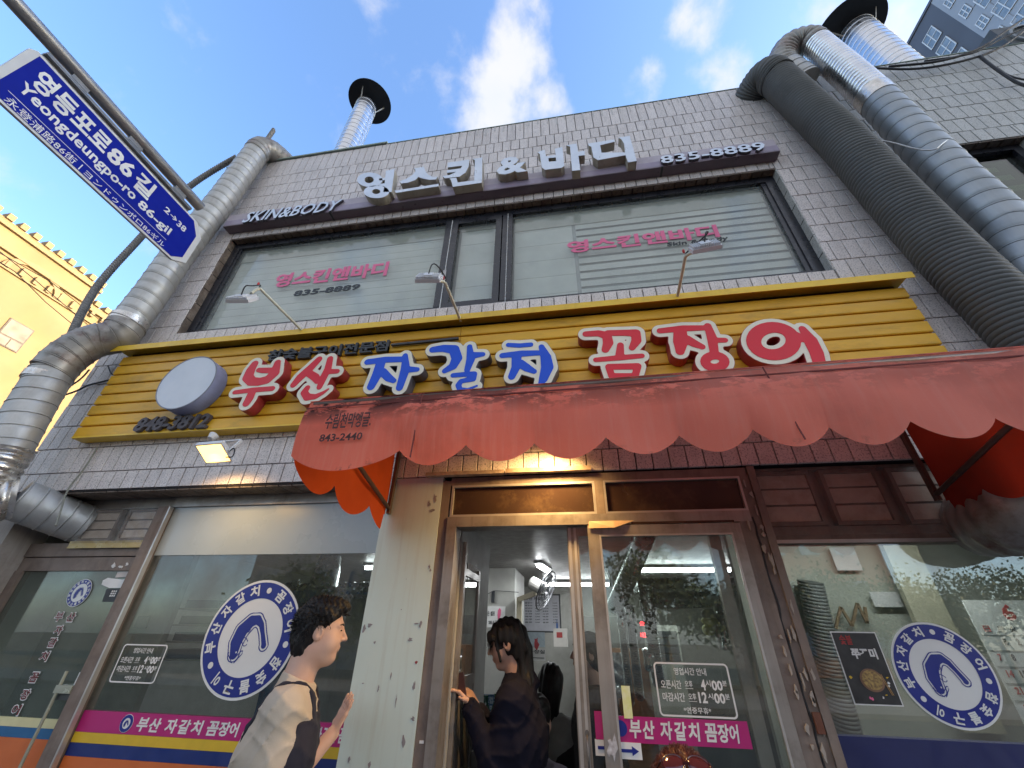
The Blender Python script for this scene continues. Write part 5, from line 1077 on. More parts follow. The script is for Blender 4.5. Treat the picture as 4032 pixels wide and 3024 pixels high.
# ================================================================== inside the restaurant
IY = 3.05
m_whp = mat('white_column_paint', (.42, .42, .39), .6, c2=(.37, .37, .34), dirt=.12); m_tube = mat('lit_tube', (1, 1, 1), .5, emit=(.93, .97, 1), es=5)
a, b = at(1859, 2239, IY), at(2028, 2242, IY)
obj('column', MB().box(a.x, b.x, IY, IY+.9, 0, 2.358), m_whp, bld)
def tube_lamp(c, along, ln, lab, pw=9):
    c = Vector(c); t = thing('ceiling_light', lab, 'ceiling light', c, 'fluorescent tubes on the restaurant ceiling'); al = Vector(along).normalized()
    obj('fitting', MB().bar(c-al*ln/2+Vector((0, 0, .035)), c+al*ln/2+Vector((0, 0, .035)), .09, .03), m_lw, t); obj('lit_tube', MB().sweep([c-al*(ln/2-.02), c+al*(ln/2-.02)], .022, 10), m_tube, t)
    l_ = bpy.data.lights.new('tube_glow', 'AREA'); l_.shape = 'RECTANGLE'; l_.size = .08; l_.size_y = ln; l_.energy = pw*.30; l_.color = (.93, .97, 1); lo = bpy.data.objects.new('tube_glow', l_); COL.objects.link(lo); lo.parent = t; lo.location = (0, 0, -.03)
    lo.rotation_euler = (0, 0, math.atan2(-al.x, al.y)); return t
tube_lamp((-.45, 2.75, 2.31), (.15, 1, 0), .55, 'short lit ceiling tube just inside the open door', 7)
tube_lamp((-.10, 4.3, 2.30), (1, 0, 0), 1.0, 'lit ceiling tube deep inside behind the wall fan', 7)
tube_lamp((1.15, 2.9, 2.31), (1, 0, 0), 1.1, 'lit ceiling tube behind the glass of the sliding door', 8)
tube_lamp((1.75, .33, 2.27), (1, 0, 0), .8, 'added ceiling tube lighting the calendar behind the right shop window', 6)  # added tube, placed to light the calendar and partition
tube_lamp((-2.1, 2.6, 2.31), (1, 0, 0), 1.1, 'lit ceiling tube behind the left shop window', 8)
# notice on the column
q0, q1 = at(1898, 2470, IY-.003), at(1990, 2388, IY-.003)
t = thing('self_service_notice', 'small white notice with pink figure on the interior column', 'notice', (q0.x, IY, q0.z))
obj('sheet', MB().box(q0.x, q1.x, IY-.008, IY-.002, q0.z, q1.z), m_whv, t); obj('lettering', txt('물은 셀프', q0.x+.03, q0.x+(q1.x-q0.x)*.55, q0.z+.12, q0.z+.17, IY-.009, off=.02, mb=txt('SELF 입니다', q0.x+.08, q1.x-.02, q0.z+.03, q0.z+.075, IY-.009, off=.02)), m_chr, t)
obj('pink_figure', MB().prism([chip(q1.x-.075, q0.z+.14, .03, .06, 0, 9)], IY-.010, IY-.009), m_pink, t)
# wall fan on the column edge
fc = at(2150, 2325, IY-.30); t = thing('wall_fan', 'cream bracketed wall fan tilted on the interior column', 'fan', (b.x, IY, 2.0))
fb = at(2045, 2360, IY-.02); fe = at(2110, 2335, IY-.22); m_crf = mat('cream_plastic', (.55, .50, .36), .5); m_gf = mat('fan_grille', (.16, .16, .17), .4, .3)
obj('bracket', MB().bar(fb+Vector((0, 0, -.36)), fb+Vector((0, 0, .02)), .05, .06).bar(fb, fe, .05, .06, up=(0, 1, 0)), m_crf, t)
ax = Vector((.85, -.25, -.42)).normalized(); fx = ax.cross(Vector((0, 0, 1))).normalized(); fy = ax.cross(fx)
obj('motor', MB().sweep([fc-ax*.22, fc-ax*.20, fc-ax*.05], [.05, .075, .07], 16), mat('fan_motor', (.25, .24, .22), .6), t)
q = MB()
for rr in (.07, .12, .17, .215):
    q.sweep([fc+ax*(.03*(1-rr/.22))+(fx*math.cos(u)+fy*math.sin(u))*rr for u in np.linspace(0, 2*PI, 29)], .0035 if rr < .2 else .008, 6, False)
for k in range(20): u = k*PI/10; d_ = fx*math.cos(u)+fy*math.sin(u); q.sweep([fc+ax*.03+d_*.02, fc+d_*.215], .0018, 4, False)
g_ = obj('grille', q, m_gf, t)
q = MB()
for k in range(4):
    u = k*PI/2; d_ = fx*math.cos(u)+fy*math.sin(u); e_ = -fx*math.sin(u)+fy*math.cos(u); q.add([fc-ax*.01+d_*.03, fc-ax*.025+d_*.12+e_*.07, fc-ax*.02+d_*.19+e_*.04, fc+ax*.01+d_*.17-e_*.04], [(0, 1, 2, 3)])
obj('blade', q, mat('fan_blade', (.16, .18, .2), .3), g_)
obj('wire', MB().sweep(smooth_path([at(1850, 2385, IY-.05), at(1935, 2330, IY-.03), at(1945, 2325, IY-.03), at(2042, 2332, IY-.03)], 2), .004, 5).box(at(1936, 2350, IY).x, at(1948, 2350, IY).x, IY-.02, IY, at(0, 2350, IY).z-.03, at(0, 2322, IY).z), m_chr, t)
# menu board
Ym = 4.2; q0, q1 = at(2060, 2483, Ym), at(2200, 2345, Ym); w, h = q1.x-q0.x, q1.z-q0.z
t = thing('menu_board', 'pale menu board with rows of prices hanging behind the wall fan', 'menu board', (q0.x, Ym, q0.z)); obj('board', MB().box(q0.x-.02, q1.x+.02, Ym+.002, Ym+.03, q0.z-.02, q1.z+.02), m_chr, t)
obj('sheet', MB().box(q0.x, q1.x, Ym-.004, Ym, q0.z, q1.z), mat('menu_sheet', (.55, .56, .62), .5), t); q = txt('부산 자갈치', q0.x+.06*w, q0.x+.60*w, q0.z+.86*h, q0.z+.95*h, Ym-.005, off=.03)
for i, (s1_, s2__) in enumerate((('꼼장어', '9,000'), ('쭈꾸미', '9,000'), ('산낙지', '8,000'), ('볶음밥', '9,000'), ('소면', '8,000'), ('맥주', '6,000'), ('소주', '6,000'), ('음료', '8,000'))):
    z = q0.z+h*(.76-.078*i); txt(s1_, q0.x+.05*w, q0.x+.25*w, z, z+.04*h, Ym-.005, mb=q); txt(s2__, q0.x+.34*w, q0.x+.46*w, z, z+.035*h, Ym-.005, mb=q); txt(s1_, q0.x+.54*w, q0.x+.70*w, z, z+.04*h, Ym-.005, mb=q); txt(s2__, q0.x+.82*w, q0.x+.95*w, z, z+.035*h, Ym-.005, mb=q)
obj('lettering', q, m_chr, t); zz = q0.z+.05*h
obj('bottle_picture', MB().prism([[(q1.x-.05*w, zz), (q1.x-.05*w, zz+.14*h), (q1.x-.068*w, zz+.2*h), (q1.x-.068*w, zz+.27*h), (q1.x-.085*w, zz+.27*h), (q1.x-.085*w, zz+.2*h), (q1.x-.10*w, zz+.14*h), (q1.x-.10*w, zz)]], Ym-.006, Ym-.004), mat('bottle_blue', (.05, .15, .45), .4), t)
# toilet sign and poster below
q0, q1 = at(2068, 2600, Ym), at(2145, 2490, Ym); w, h = q1.x-q0.x, q1.z-q0.z
t = thing('toilet_sign', 'toilet direction sign below the menu board with Korean word and arrow', 'sign', (q0.x, Ym, q0.z)); obj('sheet', MB().box(q0.x, q1.x, Ym-.004, Ym, q0.z, q0.z+.42*h), mat('dull_white', (.45, .45, .44), .6), t); obj('lettering', txt('화장실', q0.x+.15*w, q0.x+.98*w, q0.z+.24*h, q0.z+.38*h, Ym-.006, off=.02), m_chr, t); obj('arrow', MB().box(q0.x+.35*w, q1.x-.05*w, Ym-.006, Ym-.004, q0.z+.08*h, q0.z+.11*h), m_chr, t)
t = thing('picture', 'pale blue picture with red shape above the toilet sign', 'picture', (q0.x, Ym, q0.z+.5*h)); obj('sheet', MB().box(q0.x, q1.x, Ym-.004, Ym, q0.z+.47*h, q1.z), mat('pale_blue_sheet', (.33, .40, .44), .6, c2=(.25, .30, .34), vs=20), t); obj('red_shape', MB().prism([chip(q0.x+.55*w, q0.z+.66*h, .05, .09, 0, 9)], Ym-.006, Ym-.004), mat('dull_red', (.30, .03, .04), .6), t)
# cabinet, carton and plastic wrapped bundle
t = tag(obj('cabinet', MB().box(.10, .75, 3.6, 4.0, 0, 1.52), mat('orange_wood', (.30, .13, .05), .5, c2=(.22, .09, .035), stretch=(1, 1, 6))), 'orange brown wooden cabinet standing deep inside the door', 'cabinet')
q0, q1 = at(2183, 2585, 3.7), at(2236, 2552, 3.7); t = thing('carton', 'small white carton with red print on the wooden cabinet', 'box', (q0.x, 3.7, 1.52)); obj('box', MB().box(q0.x, q1.x, 3.65, 3.85, 1.522, 1.522+.20), mat('carton_white', (.6, .58, .54), .7), t); obj('print', MB().box(q0.x+.04, q1.x-.06, 3.647, 3.649, 1.62, 1.68), mat('carton_red', (.4, .05, .05), .6), t)
tag(obj('plastic_bundle', wrinkled(.09, .42, 1.05, 1.48, 3.4, .03, 20, 20), mat('shiny_plastic', (.10, .10, .11), .12, spec=1.0, c2=(.25, .25, .27), vs=30), None, True), 'glossy plastic wrapped bundle in front of the wooden cabinet', 'bundle')
# exhaust pipes over the tables, seen through the sliding door
m_pipe = mat('kitchen_pipe', (.42, .44, .44), .26, .9, c2=(.30, .32, .32), vs=9)
Yp = 1.6
t = thing('kitchen_exhaust', 'shiny exhaust pipes with hanging flexible hoses behind the sliding door', 'pipe', (.8, 2, 2.2))
obj('diagonal_pipe', duct([at(2545, 2090, 1.0), at(2425, 2385, 2.2)], .085, .045, .003, 'rib', 20), m_pipe, t, 50)
obj('main_pipe', duct([at(2560, 2365, 2.2), at(2815, 2358, 2.2), at(2850, 2400, 2.2), at(2870, 2560, 2.2)], .075, .12), m_pipe, t, 40)
obj('main_pipe', duct([at(2500, 2306, 2.4), at(3100, 2300, 2.4)], .075, .14), m_pipe, t, 40)
for px, top_, bot, y_, r_, lab in ((2540, 2310, 2405, 1.9, .065, ''), (2476, 2385, 2450, 1.9, .045, ''), (2443, 2410, 2470, 1.9, .038, '')):
    a, b = at(px, top_, y_), at(px+10, bot, y_); b.x = a.x; obj('hose_collar', duct([a, b], r_, .09), m_pipe, t, 40); obj('flexible_hose', duct([b, Vector((b.x, b.y, b.z-.55))], r_*.82, .018, .004, 'rib', 16), mat('grey_hose', (.16, .17, .17), .4, .5), t, 50)
obj('lower_collar', duct([Vector((at(2550, 2500, 1.9).x, 1.9, at(2550, 2560, 1.9).z)), Vector((at(2550, 2500, 1.9).x, 1.9, at(2550, 2640, 1.9).z))], .062, .09), m_pipe, t, 40)
# air conditioner cabinet
q0, q1 = at(2575, 2700, 3.2), at(2665, 2462, 3.2); t = thing('standing_air_conditioner', 'tall white floor air conditioner behind the sliding door glass', 'air conditioner', (q0.x, 3.2, 0)); obj('body', MB().box(q0.x, q1.x, 3.2, 3.5, 0, q1.z), mat('ac_white', (.40, .40, .36), .5), t)
for i in range(4): obj('air_slot', MB().box(q0.x+.02, q1.x-.02, 3.19, 3.199, q1.z-.12-i*.075, q1.z-.06-i*.075), m_chr, t)
for (px, py, s) in ((2527, 2455, '숯'), (2532, 2500, '182')):
    c = at(px, py, 1.5); tag(obj('led_text', txt(s, c.x-.018, c.x+.022, c.z-.016, c.z+.016, 1.5, off=.0), mat('red_led', (1, .05, .05), .5, emit=(1, .04, .05), es=2.5)), 'red lit sign text %s floating behind the door glass' % ('upper' if s == '숯' else 'lower'), 'led sign')
t = thing('clothes_bags', 'yellow and white bags hanging from a hook behind the door glass', 'bag', (1.2, 2.3, 1.9))
for (px, py, w, h, m) in ((2790, 2420, .07, .05, 'dull_white'), (2795, 2445, .08, .04, 'yellow_note_mat'), (2790, 2480, .06, .05, 'yellow_note_mat'), (2830, 2510, .03, .10, 'dull_white')):
    c = at(px, py, 2.2); obj('bag', MB().sphere(c, 1, 8, (w, .04, h)), bpy.data.materials[m], t, True)
m_grill = mat('dark_kitchen', (.05, .05, .048), .6, c2=(.12, .12, .11), vs=4)
tag(obj('kitchen_counter', MB().box(.4, 3.2, 4.3, 4.9, 0, 1.1), m_grill), 'dark kitchen counter at the back of the restaurant', 'counter')
tag(obj('shelf_unit', MB().box(-.05, .6, 4.6, 5.1, 0, 1.9), m_grill), 'dark cluttered shelf unit behind the cabinet', 'shelf')
# behind the right window: hose bundle, calendar, hooks, sheets
t = tag(obj('hose_bundle', duct([at(3190, 2290, .82), at(3250, 2560, .82), at(3340, 2900, .82)], .075, .020, .0022, 'rib', 16), m_darkd, None, 50), 'dark ribbed hose hanging behind the right window beside the poster', 'hose')
c0, c1 = at(3830, 2340, .55), at(4120, 2330, .55); x0, x1 = 2.14, 2.60; z1 = 1.83; z0 = 1.27
t = thing('wall_calendar', 'large June wall calendar with red and black dates behind the right window', 'calendar', (x0, .5, z0)); obj('sheet', MB().box(x0, x1, .495, .5, z0, z1), mat('calendar_paper', (.72, .72, .68), .7, c2=(.45, .46, .43)), t); q, q2 = MB(), MB()
txt('6', x0+.165, x0+.225, z1-.10, z1-.02, .494, off=.03, mb=q2)
for i, g in enumerate('日月火水木金土'): txt(g, x0+.035+i*.062, x0+.065+i*.062, z1-.155, z1-.125, .494, off=.01, mb=q2 if i == 0 else q)
for d_ in range(1, 31):
    k = d_; r_, c_ = divmod(k, 7); s = str(d_); xx = x0+.035+c_*.062; z_ = z1-.215-r_*.072; txt(s, xx, xx+(.016 if len(s) == 1 else .030), z_, z_+.032, .494, off=.03, mb=q2 if c_ == 0 or d_ in (3, 6) else q)
obj('dates', q, m_chr, t); obj('red_dates', q2, mat('calendar_red', (.45, .05, .05), .6), t); q = MB()
for r_ in range(6): q.box(x0+.01, x1-.01, .493, .4945, z1-.17-r_*.072, z1-.1685-r_*.072)
obj('ruled_lines', q, m_chr, t)
t = thing('wall_hooks', 'wooden zigzag coat hooks on the wall behind the right window', 'hooks', (1.6, .9, 1.8)); q = MB()
pz = [at(x, y, .9) for x, y in ((3290, 2475), (3310, 2390), (3355, 2465), (3375, 2375), (3415, 2455), (3405, 2390))]
for a_, b_ in zip(pz[:-1], pz[1:]): q.bar(a_, b_, .016, .012, up=(0, 1, 0))
obj('rack', q, mat('wood_rack', (.16, .10, .05), .6), t)
for (x, y, w, h, lab) in ((3330, 2200, .16, .15, 'white sheet pinned high behind the right window'), (3490, 2360, .17, .09, 'pale paper fringe pinned below the white sheet')):
    c = at(x, y, .9); tag(obj('pinned_sheet', MB().box(c.x-w/2, c.x+w/2, .9, .904, c.z-h/2, c.z+h/2), bpy.data.materials['dull_white']), lab, 'paper')
tag(obj('partition_wall', MB().box(1.1, 3.5, .95, 1.0, 0, 2.30), mat('pale_partition', (.34, .35, .30), .8, c2=(.24, .25, .21), vs=2)), 'pale partition wall close behind the right shop window', 'wall')
tag(obj('bent_panel', MB().box(2.05, 2.25, .80, .84, 1.2, 2.3), mat('corrugated_cream', (.38, .36, .26), .7)), 'cream strip panel on the partition beside the calendar', 'panel')
# behind the left window
t = tag(obj('blue_curtain', wrinkled(-2.75, -2.45, .9, 1.95, 1.4, .03, 20, 6), mat('blue_cloth', (.03, .10, .22), .8), None, True), 'dark blue hanging cloth behind the left window', 'curtain')
t = thing('open_shelf', 'metal shelf rack with dark trays behind the left window frame', 'shelf', (-2.9, .8, 1.2))
for z in (1.42, 1.53, 1.64, 1.75): obj('shelf_board', MB().box(-3.20, -2.75, .7, 1.1, z, z+.012), mat('shelf_steel', (.20, .19, .15), .4, .4), t); obj('tray', MB().box(-3.15, -2.85, .75, 1.05, z+.014, z+.07), m_chr, t)
t = thing('hanging_hood', 'round grey exhaust hood hanging behind the left window', 'hood', (-1.95, 1.6, 2.2))
a = at(1290, 2240, 1.6); obj('hood', MB().sweep([a+Vector((0, 0, .12)), a+Vector((0, 0, 0)), a-Vector((0, 0, .16))], [.10, .12, .14], 24), m_pipe, t, 40); obj('main_pipe', duct([at(1180, 2328, 1.9), at(1500, 2322, 1.9)], .075, .1), m_pipe, t, 40); obj('riser', duct([at(1150, 2290, 1.9), at(1150, 2560, 1.9)], .085, .1), m_pipe, t, 40)
tag(obj('door_wall', MB().box(-4.16, -3.10, .60, .65, 0, 2.3), mat('mottled_plaster', (.22, .225, .19), .9, c2=(.13, .135, .11), vs=5)), 'mottled grey plaster wall behind the left glass door', 'wall')
tag(obj('keypad', MB().box(-3.36, -3.26, .58, .599, 1.62, 1.70), m_chr), 'dark keypad on the wall behind the left glass door', 'keypad'); tag(obj('intercom', MB().box(-3.40, -3.33, .57, .599, 1.42, 1.58), mat('intercom_beige', (.22, .20, .14), .6)), 'beige intercom below the keypad behind the left glass door', 'intercom')
# beer crate poster and green bottles at the foot of the column
c0, c1 = at(1885, 2790, 1.6), at(1960, 2735, 1.6); t = thing('beer_poster', 'blue drink poster with white Korean slogan behind the phone hand', 'poster', (c0.x, 1.6, c0.z)); obj('sheet', MB().box(c0.x, c1.x+.12, 1.6, 1.605, c0.z-.25, c1.z), mat('poster_blue', (.04, .12, .22), .5, c2=(.03, .08, .16), vs=9), t)
obj('lettering', txt('부드럽게', c0.x+.01, c1.x-.0, c1.z-.06, c1.z-.015, 1.598, off=.03, mb=txt('끝맛은', c0.x+.05, c1.x+.01, c1.z-.12, c1.z-.07, 1.598, off=.03)), mat('poster_ice', (.40, .50, .58), .5), t)
m_gb = mat('green_bottle', (.01, .12, .03), .08, spec=1.0, c2=(.01, .09, .025)); m_gb2 = mat('teal_bottle', (.02, .10, .08), .1, spec=1.0)
def bottle(c, m, lab, sc=1):
    P_ = [(0, .032), (.005, .033), (.14, .033), (.17, .022), (.19, .013), (.215, .012), (.217, .014), (.225, .014)]; return tag(obj('bottle', MB().sweep([Vector(c)+Vector((0, 0, z*sc)) for z, r_ in P_], [r_*sc for z, r_ in P_], 14), m, None, 60), lab, 'bottle', 'glass bottles on the counter by the door')
tag(obj('side_counter', MB().box(-.72, -.42, .62, 1.1, 0, 1.03), m_grill), 'low dark counter with bottles just inside the door', 'counter')
for i, (x, y, m, lab) in enumerate(((-.66, .70, m_gb2, 'teal glass bottle nearest the door leaf on the low counter'), (-.58, .68, m_gb, 'green glass bottle in front on the low counter'), (-.51, .72, m_gb, 'green glass bottle at the right end of the low counter'), (-.61, .80, m_gb, 'green glass bottle standing behind the others on the low counter'))): bottle((x, y, 1.032), m, lab, 1.15)
# notice papers on the inner leaf and lining
tag(obj('lining_poster', MB().box(-.7375, -.733, .30, .62, 1.62, 2.02), mat('brown_print', (.16, .12, .09), .6, c2=(.34, .28, .22), vs=30)), 'faded printed poster inside the left door jamb', 'poster')
# red crates edge at the bottom left
t = thing('blue_crate', 'bright blue plastic tub outside below the left window, at the picture bottom', 'crate', (-1.35, -1, 0)); m_bc = mat('blue_plastic', (.03, .20, .42), .35, c2=(.025, .17, .38))
obj('tub', frame_rect(0, 1, 0, 1, .1, 0, 1) and MB().box(-1.56, -1.20, -1.25, -.92, .60, 1.175), m_bc, t); obj('rim', MB().box(-1.59, -1.17, -1.28, -.89, 1.17, 1.195), m_bc, t); obj('crate_below', MB().box(-1.60, -1.12, -1.25, -.80, .0, .595), mat('grey_crate', (.2, .2, .21), .5), t)
# ================================================================== people
m_skin = mat('skin', (.60, .39, .30), .5, c2=(.54, .33, .25), vs=9, spec=.4, bump=.08, bs=160); m_skin2 = mat('skin_darker', (.52, .32, .24), .5, c2=(.46, .27, .20), vs=9); m_hairb = mat('black_hair', (.007, .006, .006), .5, c2=(.012, .010, .009), spec=.3, vs=50, stretch=(1, 1, .3)); m_hairr = mat('auburn_hair', (.16, .035, .015), .5, c2=(.09, .02, .01), vs=40)  # second skin material is a slightly darker tone for the other people
m_lip = mat('lips', (.40, .14, .12), .45); m_eye = mat('eye_dark', (.02, .015, .012), .2)
def smin(a, b, k): h = np.clip(.5+.5*(b-a)/k, 0, 1); return b+(a-b)*h-k*h*(1-h)
def cap(P, A, B, ra, rb):
    ax, ay, az = A; d = (B[0]-ax, B[1]-ay, B[2]-az); q = d[0]**2+d[1]**2+d[2]**2+1e-9; t = np.clip(((P[0]-ax)*d[0]+(P[1]-ay)*d[1]+(P[2]-az)*d[2])/q, 0, 1)
    return np.sqrt((P[0]-ax-t*d[0])**2+(P[1]-ay-t*d[1])**2+(P[2]-az-t*d[2])**2)-(ra+(rb-ra)*t)
def elp(P, c, r):
    a, b, c_ = (P[0]-c[0])/r[0], (P[1]-c[1])/r[1], (P[2]-c[2])/r[2]; k = np.sqrt(a*a+b*b+c_*c_); return (k-1)*min(r)
# head in its own frame: +x = where the face looks, y = left, z = up, origin at the centre of the skull
def head_sd(P, full=0):
    x, y, z = P; ya = np.abs(y); Q = (x, ya, z)
    d = elp(P, (-.012, 0, .018), (.098, .077, .098)); d = smin(d, elp(P, (.032, 0, -.040), (.060, .056, .080)), .03)
    d = smin(d, elp(Q, (.042, .036, -.040), (.036+full*.008, .030+full*.012, .036+full*.01)), .02)            # cheeks
    if full: d = smin(d, elp(Q, (.000, .042, -.070), (.050, .030, .036)), .03); d = smin(d, elp(P, (.030, 0, -.105), (.045, .045, .028)), .03)
    d = smin(d, elp(P, (.058, 0, -.098), (.026, .026, .022)), .022)              # chin
    d = smin(d, cap(Q, (.078, .0, .030), (.070, .040, .028), .010, .010), .014)  # brow
    d = smin(d, cap(P, (.090, 0, .016), (.112, 0, -.022), .006, .0105), .010)    # nose
    d = smin(d, elp(Q, (.098, .012, -.026), (.012, .008, .008)), .007)
    d = smin(d, cap(Q, (.092, .0, -.054), (.082, .018, -.056), .0085, .005), .006); d = smin(d, cap(Q, (.090, .0, -.066), (.080, .016, -.065), .0085, .005), .006)
    d = np.maximum(d, -(cap(Q, (.102, 0, -.060), (.088, .024, -.060), .0022, .0015)))
    d = np.maximum(d, -(elp(Q, (.098, .031, .010), (.014, .017, .009)))) ; d = smin(d, elp(Q, (.070, .031, .008), (.0145, .0145, .0125)), .003)
    ear = np.maximum(elp(Q, (-.010, .082, -.008), (.021, .011, .034)), -elp(Q, (-.002, .092, -.006), (.011, .009, .020))); d = smin(d, ear, .006)
    return d
def xf(X, Y, Z, c, yaw, pit=0):     # world -> head frame
    x, y, z = X-c[0], Y-c[1], Z-c[2]; cy, sy = math.cos(yaw), math.sin(yaw); a = x*cy+y*sy; b = -x*sy+y*cy; cp, sp = math.cos(pit), math.sin(pit); return a*cp+z*sp, b, -a*sp+z*cp
def unx(p, c, yaw, pit=0):
    a, b, z = p; cp, sp = math.cos(pit), math.sin(pit); u = a*cp-z*sp; w = a*sp+z*cp; cy, sy = math.cos(yaw), math.sin(yaw); return Vector((c[0]+u*cy-b*sy, c[1]+u*sy+b*cy, c[2]+w))
def axis(lo, hi, dense, fine, coarse):
    v = [lo]
    while v[-1] < hi: v.append(v[-1]+(fine if any(a-.01 <= v[-1] <= b+.01 for a, b in dense) else coarse))
    return np.array(v)
def hand_caps(w, dirv, up, s=1.0, curl=.4, spread=.018):
    """wrist, direction of the fingers, palm normal -> list of capsules; thumb leaves the side of the palm"""
    w = Vector(w); d = Vector(dirv).normalized(); n = Vector(up).normalized(); n = (n-d*n.dot(d)).normalized(); sd_ = d.cross(n); c = []
    for k in range(4):
        o = (k-1.5)*spread; b0 = w+sd_*o*.6*s+d*.02*s; b1 = w+sd_*o*1.1*s+d*.082*s; c.append((b0, b1, .014*s, .0115*s))
        L_ = (.040, .046, .043, .034)[k]*s; d1 = (d+n*-curl*.6+sd_*o*4).normalized(); d2 = (d+n*-curl*1.6+sd_*o*3).normalized(); p1 = b1+d1*L_; p2 = p1+d2*L_*.75; c += [(b1, p1, .0095*s, .0085*s), (p1, p2, .0085*s, .0068*s)]
    t0 = w+sd_*-.018*s+d*.018*s; t1 = t0+(d*.5-sd_*.9-n*.2).normalized()*.042*s; t2 = t1+(d*.9-sd_*.45-n*.3).normalized()*.032*s; c += [(t0, t1, .014*s, .0105*s), (t1, t2, .0105*s, .008*s)]; return c
def hair_tufts(c, yaw, pit, fn_pts, n, ln, thick, seed, mb=None, fall=.3):
    rg = np.random.default_rng(seed); mb = mb or MB()
    for _ in range(n):
        p, nr = fn_pts(rg); p0 = unx(p, c, yaw, pit); d = (unx(tuple(np.array(p)+np.array(nr)), c, yaw, pit)-p0).normalized(); d = (d+Vector(rg.normal(0, .45, 3))).normalized(); L_ = ln*rg.uniform(.5, 1.2); s_ = d.cross(Vector(rg.normal(0, 1, 3))).normalized()*thick
        p1 = p0+d*L_*.6; p2 = p0+d*L_+Vector((0, 0, -fall*L_)); k = len(mb.v); mb.v += [tuple(p0-s_), tuple(p0+s_), tuple(p1+s_*.7), tuple(p1-s_*.7), tuple(p2)]; mb.f += [(k, k+1, k+2, k+3), (k+3, k+2, k+4)]
    return mb
def person(label, group, head, yaw, pit, caps, neckb, cloth, hairfn, mats, dense, bounds, fine=.006, coarse=.013, full=0, hairn=900, hairlen=.03):
    """caps: bare skin limbs; cloth: list of (name, material, sdf function)"""
    t = thing('person', label, 'person', (head[0], head[1], 0), group)
    ax_ = [axis(bounds[i][0], bounds[i][1], dense[i], fine, coarse) for i in range(3)]
    def body(X, Y, Z):
        d = head_sd(xf(X, Y, Z, head, yaw, pit), full); hb = unx((-.028, 0, -.07), head, yaw, pit); d = smin(d, cap((X, Y, Z), hb, neckb, .054+.009*full, .060+.008*full), .02)
        d = np.minimum(d, 9)
        for A, B, ra, rb in caps: d = smin(d, cap((X, Y, Z), A, B, ra, rb), .006 if ra < .017 else .02)
        return d
    obj('body', nets(body, *ax_), mats['skin'], t, True)
    for i, (nm, m, fn, st, bb) in enumerate(cloth):
        obj(nm, nets(fn, *[np.arange(bb[k][0], bb[k][1], st) for k in range(3)]), m, t, True)
    return t
def scalp(rg):
    while True:
        v = rg.normal(0, 1, 3); v /= np.linalg.norm(v)
        if v[2] > -.15 or v[0] < -.3:
            if not (v[0] > .45 and v[2] < .42): break
    return (-.014+v[0]*.108, v[1]*.088, .026+v[2]*.106), tuple(v)
# ---------- the man in the doorway's left: beige T-shirt, black apron, hand on the pillar
hd = (-1.215, -.45, 1.615); ya = R(28); f_ = Vector((math.cos(ya), math.sin(ya), 0)); l_ = Vector((-f_.y, f_.x, 0)); hv = Vector(hd)
nb_ = hv - f_*.055 + Vector((0, 0, -.200)); ch = nb_ + Vector((0, 0, -.20)) - f_*.01; hp = nb_ + Vector((0, 0, -.55)) - f_*.02
shR = nb_ - l_*.172 + Vector((0, 0, -.065)) - f_*.01; shL = nb_ + l_*.185 + Vector((0, 0, -.065)); elR = shR + Vector((.0, -.015, -.30)); wrR = elR + f_*.10 + Vector((0, 0, -.24))
wrL = Vector((-1.236, -.115, 1.20)); elL = Vector((-1.34, -.25, 1.03))
hc = hand_caps(wrL, (.30, .22, .93), (-.6, -.75, .1), 1.0, -.05, .019); hc2 = hand_caps(wrR, (.2, 0, -1), (1, 0, 0), 1.0, .5)
kneeR, kneeL = hp-l_*.09+Vector((0, 0, -.45)), hp+l_*.09+Vector((0, 0, -.45))
def torso(P, o=0):
    d = elp(P, tuple(ch), (.125+o, .155+o, .22+o)) if False else None
    return d
def mk_torso(nb_, ch, hp, shR, shL, l_, wide=1.0):
    def f(P, o=0):
        d = cap(P, tuple(nb_+Vector((0, 0, -.10))-l_*.09*wide), tuple(ch-l_*.085*wide), .092+o, .125+o); d = smin(d, cap(P, tuple(nb_+Vector((0, 0, -.10))+l_*.09*wide), tuple(ch+l_*.085*wide), .092+o, .125+o), .05)
        d = smin(d, cap(P, tuple(shR), tuple(shL), .062+o, .062+o), .04); d = smin(d, cap(P, tuple(nb_+Vector((0, 0, .0))), tuple(ch), .060+o, .10+o), .04)
        d = smin(d, cap(P, tuple(ch-l_*.07*wide), tuple(hp-l_*.07*wide), .118+o, .125+o), .05); d = smin(d, cap(P, tuple(ch+l_*.07*wide), tuple(hp+l_*.07*wide), .118+o, .125+o), .05); return d
    return f
T1 = mk_torso(nb_, ch, hp, shR, shL, l_, 1.05)
def folds(P, a=.0045):
    u = P[2]*30-P[0]*24+np.sin(P[0]*17+P[1]*11)*1.6; w = P[2]*24+P[0]*20+P[1]*16+np.sin(P[2]*19)*1.2
    return -a*1.9*((1-np.abs(np.sin(u)))**3+.8*(1-np.abs(np.sin(w)))**4)+a*.5
def shirt(X, Y, Z):
    P = (X, Y, Z); d = T1(P, .012); d = smin(d, cap(P, tuple(shR), tuple(shR.lerp(elR, .90)), .068, .066), .03); d = smin(d, cap(P, tuple(shL), tuple(shL.lerp(elL, .72)), .070, .068), .03); d = d+folds(P)
    nk = cap(P, tuple(nb_+Vector((0, 0, -.03))), tuple(nb_+Vector((0, 0, .12))+f_*.02), .076, .072); d = smin(d, cap(P, tuple(nb_+Vector((0, 0, -.03))), tuple(nb_+Vector((0, 0, .030))+f_*.012), .082, .078), .012); d = np.maximum(d, (Z-nb_.z-.030)+((X-nb_.x)*f_.x+(Y-nb_.y)*f_.y)*.35)
    return np.maximum(d, (hp.z-.12)-Z)
